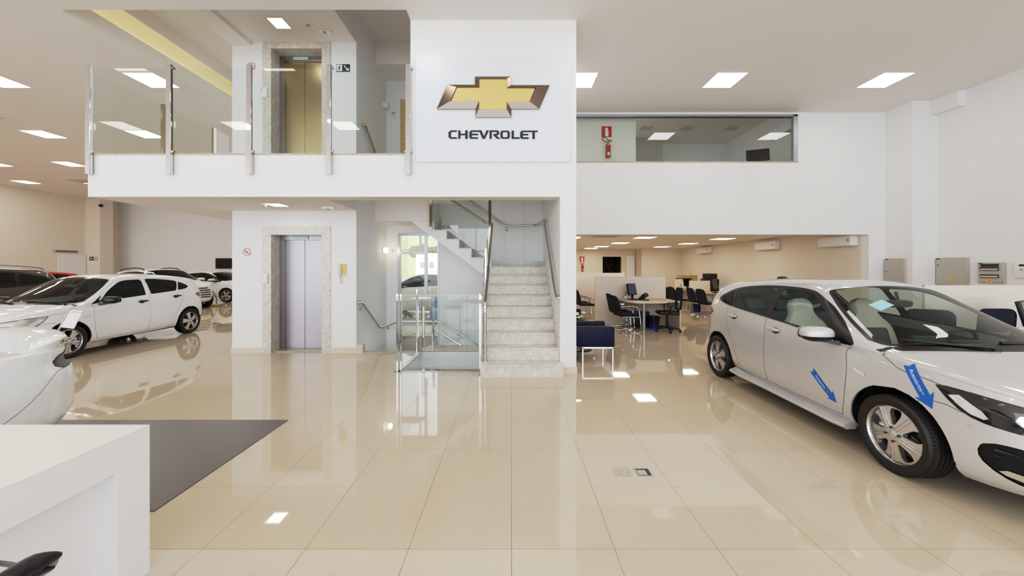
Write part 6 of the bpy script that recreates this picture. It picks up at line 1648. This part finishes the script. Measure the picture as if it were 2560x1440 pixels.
# desks along the air conditioner wall
PY3 = 13.6
partition('low pale partition between the two desks by the air conditioners', XA(1724, PY3), XA(1775, PY3), PY3, 1.13)
partition('low pale partition behind the furthest desk by the air conditioners', XA(1687, 15.6), XA(1720, 15.6), 15.6, 1.13)
desk('long desk by the air conditioner wall, nearer the showroom', (0, PY3 - .01, 0), XA(1766, 12.4), XA(1766, 12.4) + 2.0, 0, -1.1, .3, 'desk_tan')
desk('long desk by the air conditioner wall, further back', (0, 15.58, 0), XA(1700, 14.4), XA(1700, 14.4) + 1.25, 0, -1.1, .3, 'desk_tan')
visitor_chair('black visitor chair at the nearer air conditioner desk, facing the camera side', (XA(1774, 12.0), 12.1, 0), math.radians(10), 'visitor chairs')
visitor_chair('black visitor chair at the nearer air conditioner desk, beside the partition', (XA(1751, 12.6), 12.75, 0), math.radians(5), 'visitor chairs')
visitor_chair('black visitor chair at the further air conditioner desk, closer of two', (XA(1702, 13.3), 13.5, 0), math.radians(8), 'visitor chairs')
visitor_chair('black visitor chair at the further air conditioner desk, back of two', (XA(1684, 14.0), 14.2, 0), math.radians(4), 'visitor chairs')
waste_bin('blue waste bin under the desk by the air conditioners', (XA(1751, 13.1), 13.35, 0))
monitor('dark monitor at the further air conditioner desk', (XA(1722, 14.8), 14.9, .74), math.radians(-60), 'screen_black'); monitor('dark monitor tilted back on the nearer air conditioner desk', (XA(1793, 12.9), 13.0, .74), math.radians(-50), 'screen_black', .42, .36)
keyboard('black keyboard on the nearer air conditioner desk', (XA(1800, 12.6), 12.6, .74), math.radians(60)); gel_bottle('blue pump bottle beside the tilted monitor', (XA(1808, 12.8), 12.85, .74)); gel_bottle('clear pump bottle by the low further partition', (XA(1705, 15.0), 15.1, .74))
r = thing('printer', 'tall black printer copier against the far office wall', 'printer', (XA(1786, 14.6), 14.9, 0)); m = MB(); m.rbox(-.3, .3, -.3, .3, .02, .92, .02, 2); m.build('cabinet', 'black_plastic', r); m = MB(); m.rbox(-.38, .3, -.32, .3, .92, 1.2, .03, 2); m.rbox(-.28, .24, -.25, .28, 1.2, 1.42, .03, 2); m.build('scanner', 'black_plastic', r); m = MB(); m.box(-.05, .15, -.34, -.31, .95, 1.1); m.build('paper_tray', 'paper', r); r.scale = (.74, .8, .97)
r = thing('storage_cabinet', 'low tan wooden cabinet against the far office wall', 'cabinet', (XA(1724, 16.2), 16.4, 0)); m = MB(); m.box(-.34, .34, -.2, .25, 0, 1.25); m.box(-.36, .36, -.22, .25, 1.25, 1.28); m.build('case', 'desk_tan', r)
for s in (-1, 1): m = MB(); m.box(min(s * .01, s * .33), max(s * .01, s * .33), -.22, -.2, .03, 1.23); m.build('door', 'desk_tan', r)
r = thing('folder_box', 'flat black folder lying by the tan cabinet', 'box', (XA(1712, 15.9), 16.0, 1.28)); m = MB(); m.rbox(-.3, .3, -.15, .15, 0, .06, .01, 1); m.build('cover', 'black_plastic', r); m = MB(); m.box(-.29, .29, -.155, -.15, .015, .045); m.build('page_edge', 'gap_dark', r)
r.location.z = 1.10
m = MB(); m.box(-.3, .3, -.12, .12, 0, 1.10); o = m.build('plinth', 'desk_tan'); o.location = (XA(1712, 15.9), 16.0, 0); tag(o, 'plain tan plinth carrying the flat black folder', 'plinth')
r = thing('switch_plate', 'small beige switch plate above the tan cabinet', 'switch', (8.629, 17.7, ZA(680, 17.7)), math.radians(90) * -1); m = MB(); m.rbox(-.055, .055, -.012, 0, -.08, .08, .006, 1); m.build('plate', 'plastic_beige', r); m = MB(); m.box(-.025, .025, -.018, -.012, -.03, .03); m.build('rocker', 'box_grey', r)

def aircon(px0, px1, py0, py1, label):
    X = 8.63; y0, y1 = X * F / (px1 - CX), X * F / (px0 - CX); ym = (y0 + y1) / 2; hw = max(.38, (y1 - y0) / 2); z1, z0 = ZA(py0, ym), ZA(py1, ym)
    r = thing('air_conditioner', label, 'air conditioner', (X, ym, (z0 + z1) / 2)); h = .135; hw = min(hw, .5)
    m = MB(); m.rbox(-.20, 0, -hw, hw, -h, h, .03, 3); m.build('case', 'plastic_white', r); m = MB(); m.box(-.175, -.04, -hw * .9, hw * .9, -h - .006, -h + .004); m.build('louvre', 'box_grey', r); m = MB(); m.box(-.203, -.199, -hw + .05, -hw + .11, -.03, .05); m.build('badge', 'box_grey', r)
aircon(1748, 1785, 615, 637, 'white wall air conditioner furthest into the sales office'); aircon(1898, 1953, 602, 627, 'white wall air conditioner in the middle of the office side wall'); aircon(2060, 2148, 591, 617, 'white wall air conditioner nearest the showroom opening')

# waiting corner
armchair('dark blue leather armchair on chrome legs beside the pier, closer one', (XA(1487, 6.35) + .005, 6.54, 0), 0.0).scale = (.90, 1, .97)
armchair('dark blue leather armchair behind the flowers', (1.20, 8.55, 0), math.radians(-25))
r = thing('side_table', 'low table with a dark round foot between the armchairs', 'table', (1.36, 7.22, 0)); m = MB(); m.lathe([(0, .03), (.04, .03), (.20, .014), (.21, 0), (0, 0)], n=28); m.build('foot', 'black_plastic', r); m = MB(); m.lathe([(.025, .03), (.025, .42)], n=12); m.build('stem', 'chrome', r); m = MB(); m.lathe([(0, .44), (.27, .44), (.27, .42), (0, .42)], n=32); m.build('table_top', 'black_plastic', r)
r = thing('flower_pot', 'small pot of cream flowers with green leaves on the low table', 'flowers', (1.36, 7.2, .44)); m = MB(); m.lathe([(0, 0), (.05, 0), (.065, .09), (.055, .09), (.05, .02)], n=20); m.build('pot', 'plastic_white', r); random.seed(5)
m = MB()
for k in range(26):
    a = random.random() * 2 * PI; e = random.uniform(.3, 1.2); d = Vector((math.cos(a) * math.cos(e), math.sin(a) * math.cos(e), math.sin(e))); L_ = random.uniform(.09, .17); b0 = Vector((0, 0, .08)); sd_ = d.cross(Vector((0, 0, 1))).normalized() * .022
    m.add([b0, b0 + d * L_ * .5 + sd_, b0 + d * L_, b0 + d * L_ * .5 - sd_], [(0, 1, 2, 3)])
m.build('leaf_cluster', 'leaf_green', r)
for k in range(7):
    c = Vector((random.uniform(-.09, .06), random.uniform(-.06, .06), random.uniform(.18, .30))); m = MB()
    for j in range(6):
        a = j * PI / 3; superell(m, c + Vector((math.cos(a) * .022, math.sin(a) * .022, 0)), (.02, .02, .012), 1, 1, 8, 5)
    superell(m, c + Vector((0, 0, .006)), (.012, .012, .012), 1, 1, 8, 5); m.tube([c, (0, 0, .06)], .003, 5); m.build('blossom', 'petal', r)

# ------------------------------------------------------------------ desk corner behind the silver car
partition('pale wood partition behind the silver hatchback', XA(2313, 5.1), 9.3, 5.1, 1.362)
r = thing('desk', 'dark desk edge showing past the bonnet of the silver hatchback', 'desk', (6.9, 4.55, 0)); m = MB(); m.rbox(-.72, 1.2, -.4, .5, .71, .74, .01, 2); m.build('worktop', 'black_plastic', r)
for x, y in ((-.6, -.3), (1.1, -.3), (-.6, .42), (1.1, .42)): m = MB(); m.box(x - .02, x + .02, y - .02, y + .02, 0, .71); m.build('leg', 'aluminium', r)
monitor('black monitor on the desk behind the silver hatchback', (6.43, 4.55, .74), math.radians(-62), 'screen_black', .5, .34)
swivel_chair('black swivel chair behind the silver hatchback, seen through its windscreen', (5.10, 4.62, 0), math.radians(60))
swivel_chair('black swivel chair behind the silver hatchback, against the pale partition', (5.84, 4.72, 0), math.radians(90))
swivel_chair('black swivel chair nearest the far door mirror of the silver hatchback', (5.78, 4.0, 0), math.radians(85)).scale = (1, 1, .90)
# upstairs monitor
r = monitor('black monitor standing in the upper office window', (XA(1892, 9.6), 9.55, 4.12), math.radians(-112), 'screen_black', .52, .33)
r.location.z = 4.25
r = thing('desk', 'pale desk edge inside the upper office window', 'desk', (7.0 - .6, 9.75, 3.4)); m = MB(); m.box(-.9, .8, -.35, .45, .82, .85); m.build('worktop', 'desk_top', r)
for x in (-.85, .75): m = MB(); m.box(x - .02, x + .02, -.3, .4, 0, .82); m.build('leg', 'aluminium', r)
aw = thing('air_conditioner', 'white air conditioner at the end of the upper office window', 'air conditioner', (7.35, 9.85, 5.3)); m = MB(); m.rbox(-.22, 0, -.45, .45, -.14, .14, .03, 3); m.build('case', 'plastic_white', aw); m = MB(); m.box(-.19, -.05, -.4, .4, -.146, -.138); m.build('louvre', 'box_grey', aw)

# ------------------------------------------------------------------ show floor
m = MB(); m.box(-7.2, -2.345, 2.417, 3.86, .0, .008); o = m.build('floor_mat', 'mat_grey'); tag(o, 'flat grey floor mat under the white coupe behind the counter', 'mat')
# white counter with a recessed end
r = thing('reception_counter', 'thick white reception counter with a recessed end panel', 'counter', (-1.913, 1.43, 0))
zt = .772
m = MB(); m.box(-1.5, 0, -1.2, .515, zt - .008, zt); m.build('counter_top', 'lacquer_top', r)
m = MB()
m.box(-.16, 0, .355, .515, 0, zt - .008); m.box(-1.5, -.16, .40, .515, 0, zt - .008); m.box(-.16, 0, -1.2, .355, zt - .165, zt - .008); m.box(-1.5, -.16, -1.2, .40, zt - .165, zt - .008); m.build('counter_body', 'lacquer_white', r)
m = MB(); m.box(-.13, -.10, -1.2, .355, 0, zt - .165); m.build('end_panel', 'lacquer_white', r)
# black chair just at the counter end
r = thing('lounge_chair', 'black leather chair, only its back corner showing in front of the white counter', 'chair', (-1.50, .72, 0))
def CH(px, py, Y): q = P(px, py, Y); return Vector((q.x + 1.50, q.y - .72, q.z))
m = MB(); tp = bez([CH(153, 1386, 1.10), CH(120, 1397, 1.075), CH(70, 1420, 1.04), CH(20, 1450, 1.0), CH(-60, 1500, .95)], 5)
m.tube(tp, .02, 10, radii=[.006 + .022 * min(1, k / 8) for k in range(len(tp))]); m.tube([Vector(p) + Vector((.004, -.02, -.022)) for p in tp], .008, 8, radii=[.004 + .008 * min(1, k / 8) for k in range(len(tp))]); m.build('backrest', 'black_leather', r)
m = MB(); lo = bez([CH(151, 1389, 1.105), CH(143, 1410, 1.10), CH(128, 1428, 1.09), CH(100, 1446, 1.07), CH(40, 1490, 1.03)], 5); n = len(lo)
lo = lo[:len(tp)]; m.add([tuple(p) for p in tp] + [tuple(p) for p in lo], [(k, k + 1, len(tp) + k + 1, len(tp) + k) for k in range(len(tp) - 1)], True); m.build('side_panel', 'grey_leather', r)
m = MB(); m.tube(bez([CH(-60, 1400, 1.20), CH(0, 1408, 1.16), CH(28, 1412, 1.12), CH(48, 1419, 1.07), CH(60, 1424, 1.05)], 4), .007, 8); m.build('piping', 'black_leather', r)
m = MB(); m.rbox(-.45, .05, -.26, .12, .42, .54, .05, 3); m.build('seat', 'black_leather', r)
for x, y in ((-.4, -.15), (.02, -.15), (-.4, .08), (.02, .08)): m = MB(); m.tube([(x, y, .44), (x, y, 0)], .015, 8); m.build('leg', 'chrome', r)

# floor sockets
def floor_box(px0, px1, py0, py1, label, openlid):
    Y0, Y1 = 1472 / (py1 - HY), 1472 / (py0 - HY); Y = (Y0 + Y1) / 2; x = XA((px0 + px1) / 2, Y)
    r = thing('floor_socket', label, 'floor socket', (x, Y, 0)); w = .066
    m = MB(); m.box(-w, w, -w, w, 0, .003); m.build('plate', 'box_grey', r); m = MB(); m.box(-w * .75, w * .75, -w * .7, w * .7, .003, .0042); m.build('recess', 'gap_dark' if not openlid else 'steel', r)
    m = MB()
    for k in range(3): m.lathe([(0, .0048), (.011, .0048), (.011, .003)], c=(-.03 + k * .03, .0 + (.02 if k == 1 else -.012), 0), n=12)
    m.build('outlet', 'gold_print' if openlid else 'gap_dark', r)
    if not openlid: m = MB(); m.box(-w * .7, w * .3, -w * .6, w * .4, .0042, .0055); m.build('lid', 'box_grey', r)
floor_box(1536, 1578, 1171, 1192, 'steel floor socket with brass outlets', True); floor_box(1588, 1629, 1171, 1192, 'steel floor socket with a half open lid', False)

# price sheet on a leaning stand beside the white hatchback, and a small stand by the saloon
r = thing('price_stand', 'leaning stand holding a white price sheet before the white hatchback', 'display stand', (XA(160, 5.75), 5.75, 0))
def PS(px, py, Y): q = P(px, py, Y); return q - Vector((XA(160, 5.75), 5.75, 0))
m = MB(); q = [PS(151, 818, 5.72), PS(184, 822, 5.72), PS(207, 777, 5.80), PS(176, 775, 5.80)]; nrm = Vector((0.1, -.012, .004)); m.add(q + [p + Vector((0, .008, 0)) for p in q], [(0, 1, 2, 3), (7, 6, 5, 4), (0, 4, 5, 1), (1, 5, 6, 2), (2, 6, 7, 3), (3, 7, 4, 0)]); sh = m.build('sheet', 'paper', r)
m = MB(); m.quad(PS(179, 779, 5.785), PS(204, 780, 5.785), PS(203, 781.8, 5.785), PS(178, 780.8, 5.785)); m.build('sheet_heading', 'box_grey', sh)
m = MB(); m.tube([PS(173, 776, 5.81), PS(137, 842, 5.76), PS(118, 880, 5.74), Vector((XA(112, 5.72) - XA(160, 5.75), -.03, .01))], .012, 8); m.build('pole', 'aluminium', r)
m = MB(); m.lathe([(0, .012), (.15, .01), (.15, 0), (0, 0)], c=(XA(112, 5.72) - XA(160, 5.75), -.03, 0), n=24); m.build('base', 'aluminium', r)
r = thing('sign_stand', 'thin bent stand on a small round base beside the white saloon', 'display stand', (XA(541, 16.1), 16.1, 0))
m = MB(); m.lathe([(0, .03), (.16, .02), (.16, 0), (0, 0)], n=20); m.build('base', 'gold_print', r); m = MB(); m.tube([(0, 0, .02), (0, 0, .28), (-.05, 0, .38), (-.30, 0, .82), (-.36, 0, .84)], .016, 8); m.build('pole', 'gap_dark', r)
r = thing('television', 'black wall television on the back wall of the far hall', 'television', (XA(560, 21.5), 21.55, (ZA(646, 21.5) + ZA(671, 21.5)) / 2)); m = MB(); m.rbox(-.50, .9, -.06, .04, -.30, .30, .01, 1); m.build('case', 'black_plastic', r); m = MB(); m.box(-.48, .88, -.063, -.06, -.28, .28); m.build('screen', 'screen_black', r)
r = thing('wall_grille', 'small grey grille over the door on the far hall wall', 'vent', (-22.92, 18.95, 2.46)); m = MB(); m.box(-.02, .02, -.5, .5, -.06, .06); m.build('frame', 'box_grey', r); m = MB(); m.box(.02, .025, -.45, .45, -.02, .02); m.build('slot', 'gap_dark', r)
# a paper notice on the upper glass
r = thing('paper_notice', 'white triangle of paper notice on the upper stair glass', 'notice', (XA(1135, 7.9), 7.825, ZA(575, 7.9))); m = MB(); m.add([(-.10, 0, .09), (.10, 0, .09), (.10, 0, -.08)], [(0, 1, 2)]); m.build('sheet', 'paper', r); m = MB(); m.add([(.0, -.002, .045), (.09, -.002, .045), (.09, -.002, .040), (.0, -.002, .040)], [(0, 1, 2, 3)]); m.build('printed_line', 'box_grey', r)
# ------------------------------------------------------------------ light, world, camera
def area(name, loc, rot, sx, sy, p, col=(1, 1, 1)):
    l = bpy.data.lights.new(name, 'AREA'); l.shape = 'RECTANGLE'; l.size = sx; l.size_y = sy; l.energy = p; l.color = col
    o = bpy.data.objects.new(name, l); COL.objects.link(o); o.location = loc; o.rotation_euler = rot; return o
# daylight through the street front behind the viewer
area('daylight_front', (-6.7, -5.9, 2.8), (-PI / 2 + PI, 0, 0), 32, 5.0, 420, (.90, .95, 1.0))
w = bpy.data.worlds.new('sky'); SC.world = w; w.use_nodes = True; nt = w.node_tree
bg = nt.nodes['Background']; bg.inputs[0].default_value = (.86, .92, 1.0, 1); bg.inputs[1].default_value = 2.2

cd = bpy.data.cameras.new('camera'); cam = bpy.data.objects.new('camera', cd); COL.objects.link(cam); SC.camera = cam
cd.sensor_width = 36.0; cd.sensor_fit = 'HORIZONTAL'; cd.lens = F / 2560 * 36.0
cd.shift_y = -(720 - HY) / 2560; cd.shift_x = (1280 - CX) / 2560
cam.location = (0, 0, H); cam.rotation_euler = (PI / 2, 0, 0); cd.clip_end = 300
SC.view_settings.view_transform = 'Standard'; SC.view_settings.look = 'None'; SC.view_settings.exposure = 0.0
SC.cycles.use_adaptive_sampling = True; SC.cycles.adaptive_threshold = 0.03; SC.cycles.max_bounces = 10; SC.cycles.diffuse_bounces = 7; SC.cycles.glossy_bounces = 5; SC.cycles.transparent_max_bounces = 24; SC.cycles.transmission_bounces = 6
SC.cycles.sample_clamp_indirect = 6.0; SC.cycles.caustics_reflective = False; SC.cycles.caustics_refractive = False
# a gentle tone curve, as a camera would apply: lifts the middle tones, holds the whites
vs_ = SC.view_settings; vs_.use_curve_mapping = True; cm = vs_.curve_mapping; cm.extend = 'EXTRAPOLATED'
cu = cm.curves[3]
for x, y in ((.03, .026), (.12, .145), (.34, .46), (.55, .63), (.80, .755)): cu.points.new(x, y)
cu.points[-1].location = (1.0, .86)
cm.update()
bpy.context.view_layer.update()
